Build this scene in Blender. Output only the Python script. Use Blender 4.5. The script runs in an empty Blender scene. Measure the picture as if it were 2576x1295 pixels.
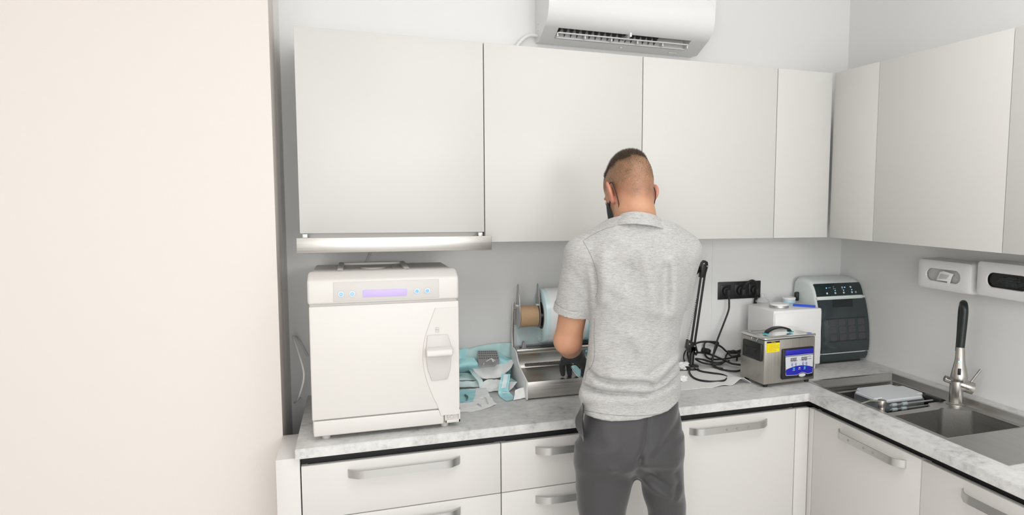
import bpy, bmesh, math, random
import numpy as np
from math import sin, cos, pi, radians, atan2, sqrt
from mathutils import Vector, Matrix, noise
from mathutils.geometry import tessellate_polygon
from mathutils.bvhtree import BVHTree
random.seed(7); np.random.seed(7)
SC = bpy.context.scene
COL = SC.collection

# ------------------------------------------------------------------ camera
CAM = (-2.2204, -2.8112, 1.6527)
YAW, PITCH, ROLL, FPX, PCX, PCY = 0.3672, -0.0892, 0.0099, 1756.1, 1571.1, 651.2
W, H = 2576, 1295
def cam_axes():
    f = Vector((sin(YAW)*cos(PITCH), cos(YAW)*cos(PITCH), sin(PITCH)))
    r = f.cross(Vector((0, 0, 1))).normalized(); u = r.cross(f)
    return r*cos(ROLL)+u*sin(ROLL), u*cos(ROLL)-r*sin(ROLL), f
CR, CU, CF = cam_axes()
cd = bpy.data.cameras.new('camera'); cam = bpy.data.objects.new('camera', cd); COL.objects.link(cam)
cd.sensor_width = 36; cd.lens = FPX/W*36
cd.shift_x = (W/2-PCX)/W; cd.shift_y = (PCY-H/2)/W
cd.clip_start = 0.02
m = Matrix((CR, CU, -CF)).transposed().to_4x4(); m.translation = Vector(CAM); cam.matrix_world = m
SC.camera = cam
def at(i, x, y, v):
    """point where the sight line of photo pixel (x, y) meets the plane axis i = v"""
    d = CF + CR*((x-PCX)/FPX) - CU*((y-PCY)/FPX)
    o = Vector(CAM); return o + d*((v-o[i])/d[i])
def atx(x, y, v): return at(0, x, y, v)
def aty(x, y, v): return at(1, x, y, v)
def atz(x, y, v=.9): return at(2, x, y, v)

# ------------------------------------------------------------------ world, lights, exposure
SC.view_settings.view_transform = 'Standard'; SC.view_settings.look = 'None'
SC.view_settings.gamma = 1; SC.view_settings.use_curve_mapping = False
SC.view_settings.exposure = 0.0
wd = bpy.data.worlds.new('world'); SC.world = wd; wd.use_nodes = True
wd.node_tree.nodes['Background'].inputs[0].default_value = (.95, .97, 1, 1)
wd.node_tree.nodes['Background'].inputs[1].default_value = 0.6
def area(name, loc, target, sx, sy, power, col=(1, 1, 1)):
    l = bpy.data.lights.new(name, 'AREA'); l.shape = 'RECTANGLE'; l.size = sx; l.size_y = sy
    l.energy = power; l.color = col
    o = bpy.data.objects.new(name, l); COL.objects.link(o); o.location = loc
    d = Vector(target)-Vector(loc); o.rotation_euler = d.to_track_quat('-Z', 'Y').to_euler()
    return o
area('ceiling_light_a', (-1.3, -1.95, 2.88), (-1.3, -1.95, 0), 1.8, 1.1, 19, (1, .99, .97))
area('left_fill_light', (-3.7, -2.5, 2.88), (-3.7, -2.5, 0), 1.6, 1.1, 11, (1, .99, .97))  # unseen overhead panel, added at left to brighten the right wall
area('rear_fill_light', (-2.3, -4.58, 1.70), (-1.3, 0, 1.2), 3.0, 1.5, 64, (1, .985, .965))  # added fill lamp behind the camera, lifts the shaded splashback
area('head_shadow_light', (-.85, -4.3, 1.95), (-1.5, 0, 1.45), .6, .5, 14, (1, .985, .965))  # unseen lamp at rear right, added to cast the head shadow

# ------------------------------------------------------------------ materials
MATS = {}
def mat(name, col, rough=.5, metal=0, **k):
    m = bpy.data.materials.new(name); m.use_nodes = True
    b = m.node_tree.nodes['Principled BSDF']
    b.inputs['Base Color'].default_value = (*col, 1); b.inputs['Roughness'].default_value = rough
    b.inputs['Metallic'].default_value = metal
    for kk, v in k.items(): b.inputs[kk.replace('_', ' ')].default_value = v
    MATS[name] = m; return m
def nodes(m): return m.node_tree.nodes, m.node_tree.links, m.node_tree.nodes['Principled BSDF']
def texco(m, scale=(1, 1, 1), kind='Object'):
    n, l, b = nodes(m); t = n.new('ShaderNodeTexCoord'); mp = n.new('ShaderNodeMapping')
    mp.inputs['Scale'].default_value = scale; l.new(t.outputs[kind], mp.inputs[0]); return mp.outputs[0]
def noise_n(m, scale, detail=4, sc=(1, 1, 1), rough=.5):
    n, l, b = nodes(m); t = n.new('ShaderNodeTexNoise'); t.inputs['Scale'].default_value = scale
    t.inputs['Detail'].default_value = detail; t.inputs['Roughness'].default_value = rough
    l.new(texco(m, sc), t.inputs['Vector']); return t.outputs['Fac']
def ramp(m, fac, stops):
    n, l, b = nodes(m); r = n.new('ShaderNodeValToRGB'); l.new(fac, r.inputs[0]); e = r.color_ramp.elements
    e[0].position, e[0].color = stops[0][0], (*stops[0][1], 1); e[1].position, e[1].color = stops[-1][0], (*stops[-1][1], 1)
    for p, c in stops[1:-1]: x = e.new(p); x.color = (*c, 1)
    return r.outputs[0]
def bump(m, fac, strength=.2, dist=.002):
    n, l, b = nodes(m); u = n.new('ShaderNodeBump'); u.inputs['Strength'].default_value = strength
    u.inputs['Distance'].default_value = dist; l.new(fac, u.inputs['Height']); l.new(u.outputs[0], b.inputs['Normal'])

wallm = mat('wall_paint', (.80, .805, .80), .42); bump(wallm, noise_n(wallm, 260), .05, .0006)
upwall = wallm
leftm = mat('warm_wall_paint', (.735, .690, .655), .8); bump(leftm, noise_n(leftm, 200), .05, .0006)
ceilm = mat('ceiling_paint', (.9, .9, .9), .8); bump(ceilm, noise_n(ceilm, 200), .05, .0006)
floorm = mat('floor_vinyl', (.45, .44, .42), .4)
nodes(floorm)[1].new(ramp(floorm, noise_n(floorm, 6), [(.3, (.70, .69, .67)), (.7, (.78, .77, .75))]), nodes(floorm)[2].inputs['Base Color'])
cabm = mat('white_lacquer', (.605, .60, .58), .38); bump(cabm, noise_n(cabm, 90), .02, .0004)
lowm = mat('white_lacquer_base', (.65, .638, .618), .4); bump(lowm, noise_n(lowm, 90), .02, .0004)
black = mat('black_profile', (.006, .006, .007), .6)
ctop = mat('concrete_laminate', (.4, .4, .4), .38)
def _ct():
    n, l, b = nodes(ctop)
    a = noise_n(ctop, 7, 8, rough=.65); c = noise_n(ctop, 38, 6, rough=.7)
    mx = n.new('ShaderNodeMath'); mx.operation = 'MULTIPLY_ADD'; mx.inputs[1].default_value = .5
    l.new(c, mx.inputs[0]); 
    s = n.new('ShaderNodeMath'); s.operation = 'MULTIPLY'; s.inputs[1].default_value = .5; l.new(a, s.inputs[0]); l.new(s.outputs[0], mx.inputs[2])
    l.new(ramp(ctop, mx.outputs[0], [(.33, (.30, .30, .29)), (.42, (.53, .53, .52)), (.50, (.63, .63, .62)), (.58, (.69, .69, .68)), (.68, (.76, .76, .75))]), b.inputs['Base Color'])
    bump(ctop, c, .08, .0006)
_ct()
def steel(name, col=(.50, .485, .46), rough=.32, sc=(3, 300, 300), amt=.12):
    m = mat(name, col, rough, 1.0); f = noise_n(m, 1.0, 3, sc)
    n, l, b = nodes(m); mr = n.new('ShaderNodeMapRange'); mr.inputs['To Min'].default_value = rough-amt*.6; mr.inputs['To Max'].default_value = rough+amt
    l.new(f, mr.inputs[0]); l.new(mr.outputs[0], b.inputs['Roughness'])
    l.new(ramp(m, f, [(.2, tuple(c*.88 for c in col)), (.8, tuple(min(1, c*1.1) for c in col))]), b.inputs['Base Color'])
    return m
steel_h = steel('brushed_steel')
steel_v = steel('brushed_steel_vertical', sc=(300, 300, 3))
steel_s = steel('sink_steel', (.54, .53, .51), .33, (250, 4, 250), .1)
steel_f = steel('faucet_steel', (.50, .48, .45), .3, (300, 300, 6), .1)
chrome = mat('polished_steel', (.84, .84, .82), .24, 1.0)
hand_m = mat('satin_handle', (.56, .56, .55), .40, 1.0)
grille = mat('dark_mesh', (.10, .10, .105), .6)
whitep = mat('white_plastic', (.80, .80, .80), .35)
warmp = mat('warm_white_plastic', (.66, .64, .615), .4)
warmd = mat('warm_grey_plastic', (.58, .56, .54), .45)
seamm = mat('seam_grey', (.38, .37, .36), .7)
acm = mat('glossy_white_plastic', (.78, .79, .79), .12)
icew = mat('cool_white_plastic', (.74, .80, .79), .3)
iced = mat('dark_green_plastic', (.018, .032, .032), .15)
icedoor = mat('smoked_plastic', (.035, .046, .05), .12)
icecell = mat('smoked_tray', (.055, .055, .058), .35)
darkp = mat('black_plastic', (.012, .012, .013), .35)
rubber = mat('black_rubber', (.016, .016, .017), .6)
hosem = mat('black_silicone', (.008, .014, .015), .38)
glovem = mat('nitrile_black', (.022, .024, .027), .42); bump(glovem, noise_n(glovem, 90, 5), .35, .002)
bluem = mat('panel_blue', (.018, .018, .40), .35)
cyanm = mat('cyan_dot', (.02, .42, .62), .4)
greyp = mat('panel_grey', (.62, .64, .68), .35)
yellow = mat('yellow_label', (.86, .70, .01), .5)
inkm = mat('ink', (.02, .02, .02), .6)
white_ink = mat('white_ink', (.85, .87, .9), .5)
card = mat('cardboard', (.50, .33, .19), .75); nodes(card)[1].new(ramp(card, noise_n(card, 30, 4, (.3, 1, 1)), [(.3, (.46, .30, .17)), (.7, (.56, .38, .23))]), nodes(card)[2].inputs['Base Color'])
paper = mat('medical_paper', (.95, .96, .96), .7, Subsurface_Weight=.0); bump(paper, noise_n(paper, 60, 5), .4, .003)
film = mat('blue_film', (.52, .92, .97), .18, Alpha=.80); bump(film, noise_n(film, 45, 4), .5, .004)
filmc = mat('clear_blue_film', (.50, .80, .82), .15, Alpha=.42)
filmp = mat('pale_film', (.66, .84, .86), .25, Alpha=.45)
rollm = mat('pouch_roll', (.66, .82, .84), .2)
rollw = mat('pouch_roll_paper', (.78, .80, .82), .32)
rollt = mat('pouch_roll_teal', (.36, .72, .78), .22)
glassm = mat('clear_glass', (.80, .83, .84), .08, Alpha=.42)
tintb = mat('pale_blue_plastic', (.48, .66, .78), .3)
royal = mat('royal_blue_plastic', (.03, .09, .62), .35)
towelm = mat('woven_towel', (.84, .84, .82), .9); bump(towelm, noise_n(towelm, 400, 2), .8, .002)
tissue = mat('soft_tissue', (.86, .86, .85), .9); bump(tissue, noise_n(tissue, 120, 3), .4, .002)
lidm = mat('frosted_lid', (.62, .64, .67), .3, Subsurface_Weight=0)
contm = mat('grey_tub', (.16, .18, .19), .35)
dotmesh = mat('dotted_packet', (.4, .4, .4), .6)
def emis(name, col, s):
    m = mat(name, col, .4); b = nodes(m)[2]; b.inputs['Emission Color'].default_value = (*col, 1); b.inputs['Emission Strength'].default_value = s; return m
lcd = emis('lcd_violet', (.42, .34, .86), .36)
ledb = emis('led_blue', (.15, .45, 1.0), 2.2)
ledc = emis('led_cyan', (.2, .8, 1.0), 1.2)
btnb = mat('button_blue', (.22, .50, .72), .4)

def dots(m, scale, c1, c2, r=.32):
    n, l, b = nodes(m); v = n.new('ShaderNodeTexVoronoi'); v.inputs['Scale'].default_value = scale; v.inputs['Randomness'].default_value = 0
    l.new(texco(m), v.inputs['Vector']); l.new(ramp(m, v.outputs['Distance'], [(r, c1), (r+.08, c2)]), b.inputs['Base Color'])
dots(dotmesh, 320, (.12, .13, .13), (.62, .64, .64))
usm = steel('ultrasonic_steel', (.50, .48, .44), .34, (300, 300, 3), .08)

# ------------------------------------------------------------------ geometry helpers
class G:
    """collects verts/faces of one mesh"""
    def __init__(s): s.v = []; s.f = []; s.mi = []; s.cur = 0
    def add(s, vs, fs, M=None):
        b = len(s.v)
        s.v += [tuple(M @ Vector(v)) if M else tuple(v) for v in vs]
        s.f += [tuple(i+b for i in f) for f in fs]; s.mi += [s.cur]*len(fs); return s
    def bm(s, bm, M=None):
        bm.verts.index_update(); s.add([v.co[:] for v in bm.verts], [[v.index for v in f.verts] for f in bm.faces], M); bm.free(); return s
    def box(s, a, b, bev=0, seg=2, M=None):
        bm = bmesh.new(); bmesh.ops.create_cube(bm, size=1)
        for v in bm.verts:
            for i in range(3): v.co[i] = (a[i]+b[i])/2 + v.co[i]*abs(b[i]-a[i])
        if bev > 0: bmesh.ops.bevel(bm, geom=bm.edges[:], offset=bev, segments=seg, profile=.5, affect='EDGES', clamp_overlap=True)
        return s.bm(bm, M)
    def cyl(s, p0, p1, r0, r1=None, n=24, caps=True, bev=0):
        r1 = r0 if r1 is None else r1; p0, p1 = Vector(p0), Vector(p1); d = (p1-p0); L = d.length; q = d.to_track_quat('Z', 'Y').to_matrix().to_4x4(); q.translation = p0
        pr = [(r0, 0), (r1, L)]
        if bev: pr = [(r0-bev, 0), (r0-bev*.3, bev*.3), (r0, bev), (r1, L-bev), (r1-bev*.3, L-bev*.3), (r1-bev, L)]
        return s.lathe(pr, n, q, caps)
    def lathe(s, prof, n=32, M=None, caps=True):
        vs = []; fs = []
        for r, z in prof:
            for k in range(n): a = 2*pi*k/n; vs.append((r*cos(a), r*sin(a), z))
        for j in range(len(prof)-1):
            for k in range(n): k2 = (k+1) % n; fs.append((j*n+k, j*n+k2, (j+1)*n+k2, (j+1)*n+k))
        if caps:
            fs.append(tuple(reversed(range(n)))); fs.append(tuple((len(prof)-1)*n+k for k in range(n)))
        return s.add(vs, fs, M)
    def tube(s, pts, r, n=10, smooth=6, M=None, taper=None, closed=False):
        P = catmull(pts, smooth, closed) if smooth > 1 else [Vector(p) for p in pts]
        N = len(P); T = []
        for i in range(N):
            a = P[(i-1) % N] if closed else P[max(i-1, 0)]; b = P[(i+1) % N] if closed else P[min(i+1, N-1)]
            T.append((b-a).normalized())
        u = T[0].orthogonal().normalized(); vs = []; fs = []
        for i in range(N):
            u = (u - T[i]*u.dot(T[i])).normalized(); w = T[i].cross(u)
            rr = r if taper is None else r*taper(i/(N-1))
            for k in range(n): a = 2*pi*k/n; vs.append(P[i]+u*(rr*cos(a))+w*(rr*sin(a)))
        for i in range(N if closed else N-1):
            j = (i+1) % N
            for k in range(n): k2 = (k+1) % n; fs.append((i*n+k, i*n+k2, j*n+k2, j*n+k))
        if not closed: fs.append(tuple(reversed(range(n)))); fs.append(tuple((N-1)*n+k for k in range(n)))
        return s.add(vs, fs, M)
    def prism(s, poly, axis, a, b, bev=0, seg=2, M=None):
        """poly in the two other axes (in xyz order), extruded along axis from a to b"""
        def P(p, t): q = [p[0], p[1]]; q.insert(axis, t); return q
        bm = bmesh.new(); lo = [bm.verts.new(P(p, a)) for p in poly]; hi = [bm.verts.new(P(p, b)) for p in poly]; n = len(poly)
        bm.faces.new(lo); bm.faces.new(hi[::-1])
        for i in range(n): bm.faces.new((lo[i], hi[i], hi[(i+1) % n], lo[(i+1) % n]))
        bmesh.ops.recalc_face_normals(bm, faces=bm.faces[:])
        if bev:
            ed = [e for e in bm.edges if e.calc_face_angle(0) > .6]
            bmesh.ops.bevel(bm, geom=ed, offset=bev, segments=seg, profile=.5, affect='EDGES', clamp_overlap=True)
        return s.bm(bm, M)
def catmull(pts, k, closed=False):
    P = [Vector(p) for p in pts]; n = len(P); out = []
    rng = n if closed else n-1
    for i in range(rng):
        p0 = P[(i-1) % n] if closed or i > 0 else P[0]*2-P[1]
        p1, p2 = P[i], P[(i+1) % n]
        p3 = P[(i+2) % n] if closed or i+2 < n else P[-1]*2-P[-2]
        for j in range(k):
            t = j/k; out.append(.5*((2*p1)+(p2-p0)*t+(2*p0-5*p1+4*p2-p3)*t*t+(3*p1-p0-3*p2+p3)*t**3))
    if not closed: out.append(P[-1])
    return out
ORG = {}
def obj(name, g, m, parent=None, angle=35, local=False, weld=False):
    me = bpy.data.meshes.new(name); o = bpy.data.objects.new(name, me); COL.objects.link(o)
    off = Vector((0, 0, 0))
    if parent is not None:
        o.parent = parent; ORG[o.name] = ORG.get(parent.name, off)
        if not local: off = ORG[o.name]
    vs = [(x-off.x, y-off.y, z-off.z) for x, y, z in g.v]
    me.from_pydata(vs, [], g.f); me.validate()
    bm = bmesh.new(); bm.from_mesh(me)
    if weld: bmesh.ops.remove_doubles(bm, verts=bm.verts[:], dist=1e-5)
    bmesh.ops.recalc_face_normals(bm, faces=bm.faces[:]); bm.to_mesh(me); bm.free()
    for mm in (m if isinstance(m, (list, tuple)) else [m]): me.materials.append(mm)
    if isinstance(m, (list, tuple)) and len(g.mi) == len(me.polygons): me.polygons.foreach_set('material_index', g.mi)
    me.polygons.foreach_set('use_smooth', [True]*len(me.polygons)); me.set_sharp_from_angle(angle=radians(angle)); me.update()
    return o
def tag(o, label, cat, group=None, kind=None):
    if label: o['label'] = label
    if cat: o['category'] = cat
    if group: o['group'] = group
    if kind: o['kind'] = kind
    return o
def thing(name, label, cat, loc=(0, 0, 0), rotz=0, group=None):
    o = bpy.data.objects.new(name, None); COL.objects.link(o); o.empty_display_size = .05
    o.location = loc; o.rotation_euler = (0, 0, rotz); ORG[o.name] = Vector(loc)
    return tag(o, label, cat, group)
def struct(name, g, m, parent=None):
    o = obj(name, g, m, parent); o['kind'] = 'structure'; return o
def single(name, g, m, label, cat, group=None, loc=None, angle=35):
    """a thing that is one mesh, its origin at loc"""
    if loc is not None: g.v = [(x-loc[0], y-loc[1], z-loc[2]) for x, y, z in g.v]
    o = obj(name, g, m, angle=angle)
    if loc is not None: o.location = loc
    ORG[o.name] = Vector(loc) if loc is not None else Vector((0, 0, 0))
    return tag(o, label, cat, group)
def textgeo(txt, size, M, depth=.0002, align='CENTER'):
    cu = bpy.data.curves.new('t', 'FONT'); cu.body = txt; cu.size = size; cu.align_x = align; cu.align_y = 'CENTER'; cu.extrude = depth; cu.resolution_u = 2
    o = bpy.data.objects.new('t', cu); COL.objects.link(o); dg = bpy.context.evaluated_depsgraph_get(); dg.update()
    me = o.evaluated_get(dg).to_mesh(); g = G(); g.add([v.co[:] for v in me.vertices], [tuple(p.vertices) for p in me.polygons], M)
    o.evaluated_get(dg).to_mesh_clear(); bpy.data.objects.remove(o); bpy.data.curves.remove(cu); return g

# ------------------------------------------------------------------ signed-distance modelling
def smin(a, b, k):
    h = np.clip(.5+.5*(b-a)/k, 0, 1); return b*(1-h)+a*h-k*h*(1-h)
def smax(a, b, k): return -smin(-a, -b, k)
def d_cone(P, a, b, ra, rb):
    a = np.array(a, float); b = np.array(b, float); ab = b-a
    t = np.clip(((P-a)@ab)/(ab@ab), 0, 1); return np.linalg.norm(P-a-t[..., None]*ab, axis=-1)-(ra+(rb-ra)*t)
def d_ell(P, c, r, M=None):
    q = P-np.array(c, float)
    if M is not None: q = q@np.array(M)          # M columns = ellipsoid axes
    r = np.array(r, float); k0 = np.linalg.norm(q/r, axis=-1); k1 = np.linalg.norm(q/(r*r), axis=-1)
    return k0*(k0-1)/np.maximum(k1, 1e-6)
def d_loft(P, rows, ang=0, pw=2.0):
    """rows (z, u_left, u_right, v_front, v_back): superelliptic sections stacked in z; pre-turned by ang"""
    R = np.array(rows, float); R = R[np.argsort(R[:, 0])]
    z = P[..., 2]; f = [np.interp(z, R[:, 0], R[:, i]) for i in range(1, 5)]
    cu = (f[0]+f[1])/2; cv = (f[2]+f[3])/2; ru = np.abs(f[1]-f[0])/2; rv = np.abs(f[3]-f[2])/2
    x = P[..., 0]-cu; y = P[..., 1]-cv; c, s = cos(ang), sin(ang)
    q = x+s*y/c*0 ; y2 = y - x*math.tan(ang)      # sheared by the body's turn, keeps the outline width
    k = (np.abs(q/ru)**pw+np.abs(y2/rv)**pw)**(1/pw)
    d = (k-1)*np.minimum(ru, rv)
    return np.maximum(d, np.maximum(R[0, 0]-z, z-R[-1, 0]))
def surfnet(fn, lo, hi, h):
    lo = np.array(lo, float); n = np.ceil((np.array(hi)-lo)/h).astype(int)+1
    ax = [lo[i]+h*np.arange(n[i]) for i in range(3)]
    K = 4; n = ((n+K-1)//K)*K; ax = [lo[i]+h*np.arange(n[i]) for i in range(3)]
    cax = [lo[i]+h*(K*np.arange(n[i]//K)+(K-1)/2) for i in range(3)]
    Fc = fn(np.stack(np.meshgrid(*cax, indexing='ij'), -1))
    F = np.repeat(np.repeat(np.repeat(Fc, K, 0), K, 1), K, 2); I0 = np.argwhere(np.abs(F) < h*K*3)
    F[tuple(I0.T)] = fn(lo+h*I0)
    F = np.where(np.abs(F) < 1e-9, 1e-9, F); S = F < 0
    C = np.array([(i, j, k) for i in (0, 1) for j in (0, 1) for k in (0, 1)])
    m = tuple(x-1 for x in n)
    def cell(A, c): return A[c[0]:c[0]+m[0], c[1]:c[1]+m[1], c[2]:c[2]+m[2]]
    cnt = sum(cell(S, c).astype(np.int8) for c in C); act = (cnt > 0) & (cnt < 8); idx = -np.ones(m, int); I = np.argwhere(act); idx[act] = np.arange(len(I))
    acc = np.zeros((len(I), 3)); num = np.zeros(len(I))
    for a in range(8):
        for b in range(a+1, 8):
            if np.abs(C[a]-C[b]).sum() != 1: continue
            fa = F[tuple((I+C[a]).T)]; fb = F[tuple((I+C[b]).T)]; x = (fa < 0) != (fb < 0)
            t = np.where(x, fa/np.where(x, fa-fb, 1), 0)
            acc += np.where(x[:, None], C[a]+(C[b]-C[a])*t[:, None], 0); num += x
    V = lo+h*(I+acc/num[:, None]); faces = []
    for d in range(3):
        e, g2 = [(1, 2), (2, 0), (0, 1)][d]
        sl = [slice(None)]*3; sl2 = [slice(None)]*3
        sl[d] = slice(0, -1); sl2[d] = slice(1, None)
        X = S[tuple(sl)] != S[tuple(sl2)]; q = np.argwhere(X)
        ok = (q[:, e] > 0) & (q[:, g2] > 0) & (q[:, e] < m[e]) & (q[:, g2] < m[g2]); q = q[ok]
        ue = np.eye(3, dtype=int)[e]; ug = np.eye(3, dtype=int)[g2]
        a = idx[tuple((q-ue-ug).T)]; b = idx[tuple((q-ug).T)]; c = idx[tuple(q.T)]; dd = idx[tuple((q-ue).T)]
        s = S[tuple(q.T)]
        faces += [(a_, b_, c_, d_) if s_ else (d_, c_, b_, a_) for a_, b_, c_, d_, s_ in zip(a.tolist(), b.tolist(), c.tolist(), dd.tolist(), s.tolist())]
    return V, faces
def polydist(U, Z, pts):
    """distance in the (u, z) plane to a polyline"""
    best = np.full(U.shape, 1e9)
    for (a, b), (c, d) in zip(pts[:-1], pts[1:]):
        ex, ez = c-a, d-b; t = np.clip(((U-a)*ex+(Z-b)*ez)/(ex*ex+ez*ez+1e-12), 0, 1)
        best = np.minimum(best, np.hypot(U-a-t*ex, Z-b-t*ez))
    return best

# ================================================================== THE ROOM
XL = -5.2
g = G(); g.box((XL-.1, -4.7, -.05), (.12, .12, 0)); struct('floor', g, floorm)
g = G(); g.box((XL-.1, -4.7, 2.9), (.12, .12, 2.95)); struct('ceiling', g, ceilm)
g = G(); g.box((-2.46, 0, 0), (.12, .12, 2.9)); struct('wall_back', g, wallm)
g = G(); g.box((0, -4.7, 0), (.12, 0, 2.9)); struct('wall_right', g, wallm)
nichem = mat('niche_paint', (.92, .90, .88), .6)
g = G(); g.box((-2.6, -.345, 0), (-2.46, .12, 2.9)); struct('wall_niche', g, nichem)
g = G(); g.box((XL, -.35, 0), (-2.4595, -.20, 2.9)); struct('wall_left_fade', g, leftm)  # added wall standing in for the blank fade, turned to catch even light
g = G(); g.box((XL-.1, -4.7, 0), (XL, -.2, 2.9)); struct('wall_far_left', g, leftm)
g = G()
for a, b in (((XL, -4.7, 0), (0, -4.6, .6)), ((XL, -4.7, 2.5), (0, -4.6, 2.9)), ((XL, -4.7, .6), (-4.0, -4.6, 2.5)), ((-.3, -4.7, .6), (0, -4.6, 2.5))): g.box(a, b)
struct('wall_front', g, wallm)
g = G()
for a, b in (((-4.0, -4.68, .6), (-3.95, -4.62, 2.5)), ((-.35, -4.68, .6), (-.3, -4.62, 2.5)), ((-4.0, -4.68, .6), (-.3, -4.62, .65)), ((-4.0, -4.68, 2.45), (-.3, -4.62, 2.5)), ((-2.2, -4.68, .6), (-2.14, -4.62, 2.5))): g.box(a, b)
struct('window_1', g, whitep)
# narrow pale strip imitating a reflection streak on the splashback
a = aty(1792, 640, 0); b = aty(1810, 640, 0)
g = G(); g.box((a.x, -.002, .9), (b.x, 0, 1.489)); struct('reflection_strip', g, mat('painted_reflection', (.80, .81, .81), .4))

g = G(); g.box((-2.4585, -.583, 0), (-2.394, -.352, .868), .001); struct('trim_2', g, lowm)
# ================================================================== UPPER CABINETS
ZB, ZT, DU = 1.489, 2.178, .329
def upper(x0, x1, zb, label, side='back', gap=.0015):
    """wall cabinet between x0..x1 (or y for the right run), door flush at depth DU"""
    c = (x0+x1)/2; t = .019
    if side == 'back':
        r = thing('wall_cabinet', label, 'cabinet', (c, 0, zb), group='white wall cabinets')
        g = G(); g.box((x0+.0005, -DU+t+.001, zb+.001), (x1-.0005, -.001, ZT-.001)); obj('body', g, cabm, r)
        g = G(); g.box((x0+gap, -DU, zb-.002), (x1-gap, -DU+t, ZT), .0012, 2); obj('door', g, cabm, r)
    else:
        r = thing('wall_cabinet', label, 'cabinet', (0, c, zb), group='white wall cabinets')
        g = G(); g.box((-DU+t+.001, x0+.0005, zb+.001), (-.001, x1-.0005, ZT-.001)); obj('body', g, cabm, r)
        g = G(); g.box((-DU, x0+gap, zb-.002), (-DU+t, x1-gap, ZT), .0012, 2); obj('door', g, cabm, r)
    return r
upper(-2.393, -1.7965, 1.525, 'white wall cabinet with the pull-out hood under it')
upper(-1.7965, -1.1985, ZB, 'white wall cabinet right of the hood cabinet, under the left half of the air conditioner')
upper(-1.1985, -.604, ZB, "white wall cabinet behind and right of the man's head")
upper(-.604, -.334, ZB, 'narrow white wall cabinet on the back wall, at the inner corner')
upper(-.604, -.334, ZB, 'narrow white wall cabinet on the right wall, at the inner corner', 'right')
upper(-1.195, -.604, ZB, 'wide white wall cabinet on the right wall above the faucet', 'right')
upper(-1.80, -1.195, ZB, 'white wall cabinet cut by the right edge of the photo', 'right')

# ================================================================== RANGE HOOD
r = thing('range_hood', 'brushed steel pull-out range hood under the left wall cabinet', 'range hood', (-2.09, 0, 1.47))
g = G(); g.box((-2.385, -.31, 1.50), (-1.803, -.02, 1.523)); obj('housing', g, warmd, r)
g = G(); g.box((-2.396, -.424, 1.466), (-1.789, -.41, 1.514), .0015); obj('front_panel', g, steel_h, r)
g = G(); g.box((-2.375, -.41, 1.497), (-1.818, -.30, 1.503), .001); obj('filter_tray', g, whitep, r)
for x in (-2.372, -1.826):
    g = G(); g.box((x-.008, -.41, 1.503), (x-.004, -.3, 1.511)); g.box((x+.004, -.41, 1.503), (x+.008, -.3, 1.511)); g.box((x-.008, -.41, 1.5), (x+.008, -.3, 1.504)); obj('slide_rail', g, hand_m, r)
    g = G(); g.box((x+.004 if x > -2 else x-.012, -.345, 1.5), (x+.02 if x > -2 else x+.004, -.325, 1.522), .002); obj('bracket', g, hand_m, r)
single('power_cable', G().tube([(-2.15, -.02, 1.50), (-2.17, -.015, 1.44), (-2.20, -.012, 1.36), (-2.21, -.012, 1.25)], .003), whitep, 'thin white cord hanging down the wall under the range hood', 'cord')

# ================================================================== WORKTOP, BASE CABINETS
CT = .031
def cellplate(xs, ys, keep, z0, z1, bev=.002):
    bm = bmesh.new(); V = {}
    def v(i, j, z):
        k = (i, j, z)
        if k not in V: V[k] = bm.verts.new((xs[i], ys[j], z))
        return V[k]
    K = {(i, j) for i in range(len(xs)-1) for j in range(len(ys)-1) if keep((xs[i]+xs[i+1])/2, (ys[j]+ys[j+1])/2)}
    for i, j in K:
        for z in (z0, z1): bm.faces.new([v(i, j, z), v(i+1, j, z), v(i+1, j+1, z), v(i, j+1, z)])
        for (di, dj), (a, b) in {(-1, 0): ((i, j), (i, j+1)), (1, 0): ((i+1, j), (i+1, j+1)), (0, -1): ((i, j), (i+1, j)), (0, 1): ((i, j+1), (i+1, j+1))}.items():
            if (i+di, j+dj) not in K: bm.faces.new([v(*a, z0), v(*b, z0), v(*b, z1), v(*a, z1)])
    bmesh.ops.recalc_face_normals(bm, faces=bm.faces[:])
    if bev: bmesh.ops.bevel(bm, geom=[e for e in bm.edges if e.calc_face_angle(0) > .6], offset=bev, segments=2, affect='EDGES')
    return G().bm(bm)
SX0, SX1, SY0, SY1 = -.494, -.060, -1.398, -.448
g = cellplate([-2.405, -.6, SX0, SX1, -.0005], [-3.0, SY0, SY1, -.6, -.0005][0:1]+[SY0, -.6, SY1, -.0005],
              lambda x, y: (y > -.6 or x > -.6) and not (SX0 < x < SX1 and SY0 < y < SY1), .9-CT, .9)
single('worktop', g, ctop, 'grey concrete-look L-shaped worktop running along both walls', 'countertop', loc=(-1.2, -.3, .9-CT))

def handle(g2, p0, p1, out, h=.0125, dots_=False):
    """bow handle: flat satin strip between p0 and p1, standing 'out' off the door, ends bent back to it"""
    p0, p1, out = Vector(p0), Vector(p1), Vector(out); t = (p1-p0).normalized(); L = (p1-p0).length
    st = [(0, .0), (.004, .35), (.03, 1), (.05, 1.08), (L-.05, 1.08), (L-.03, 1), (L-.004, .35), (L, 0)]
    th = .004; vs = []; fs = []
    for s_, o_ in st:
        c = p0+t*s_+out*o_; n_ = out.normalized()*th
        hh = h if 0.01 < s_ < L-.01 else h
        for q in (c+Vector((0, 0, hh)), c-Vector((0, 0, hh)), c-Vector((0, 0, hh))-n_, c+Vector((0, 0, hh))-n_): vs.append(q)
    for i in range(len(st)-1):
        for k in range(4): k2 = (k+1) % 4; fs.append((i*4+k, i*4+k2, (i+1)*4+k2, (i+1)*4+k))
    fs.append((0, 1, 2, 3)); fs.append(tuple(reversed([(len(st)-1)*4+k for k in range(4)])))
    g2.add(vs, fs); return g2
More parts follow.
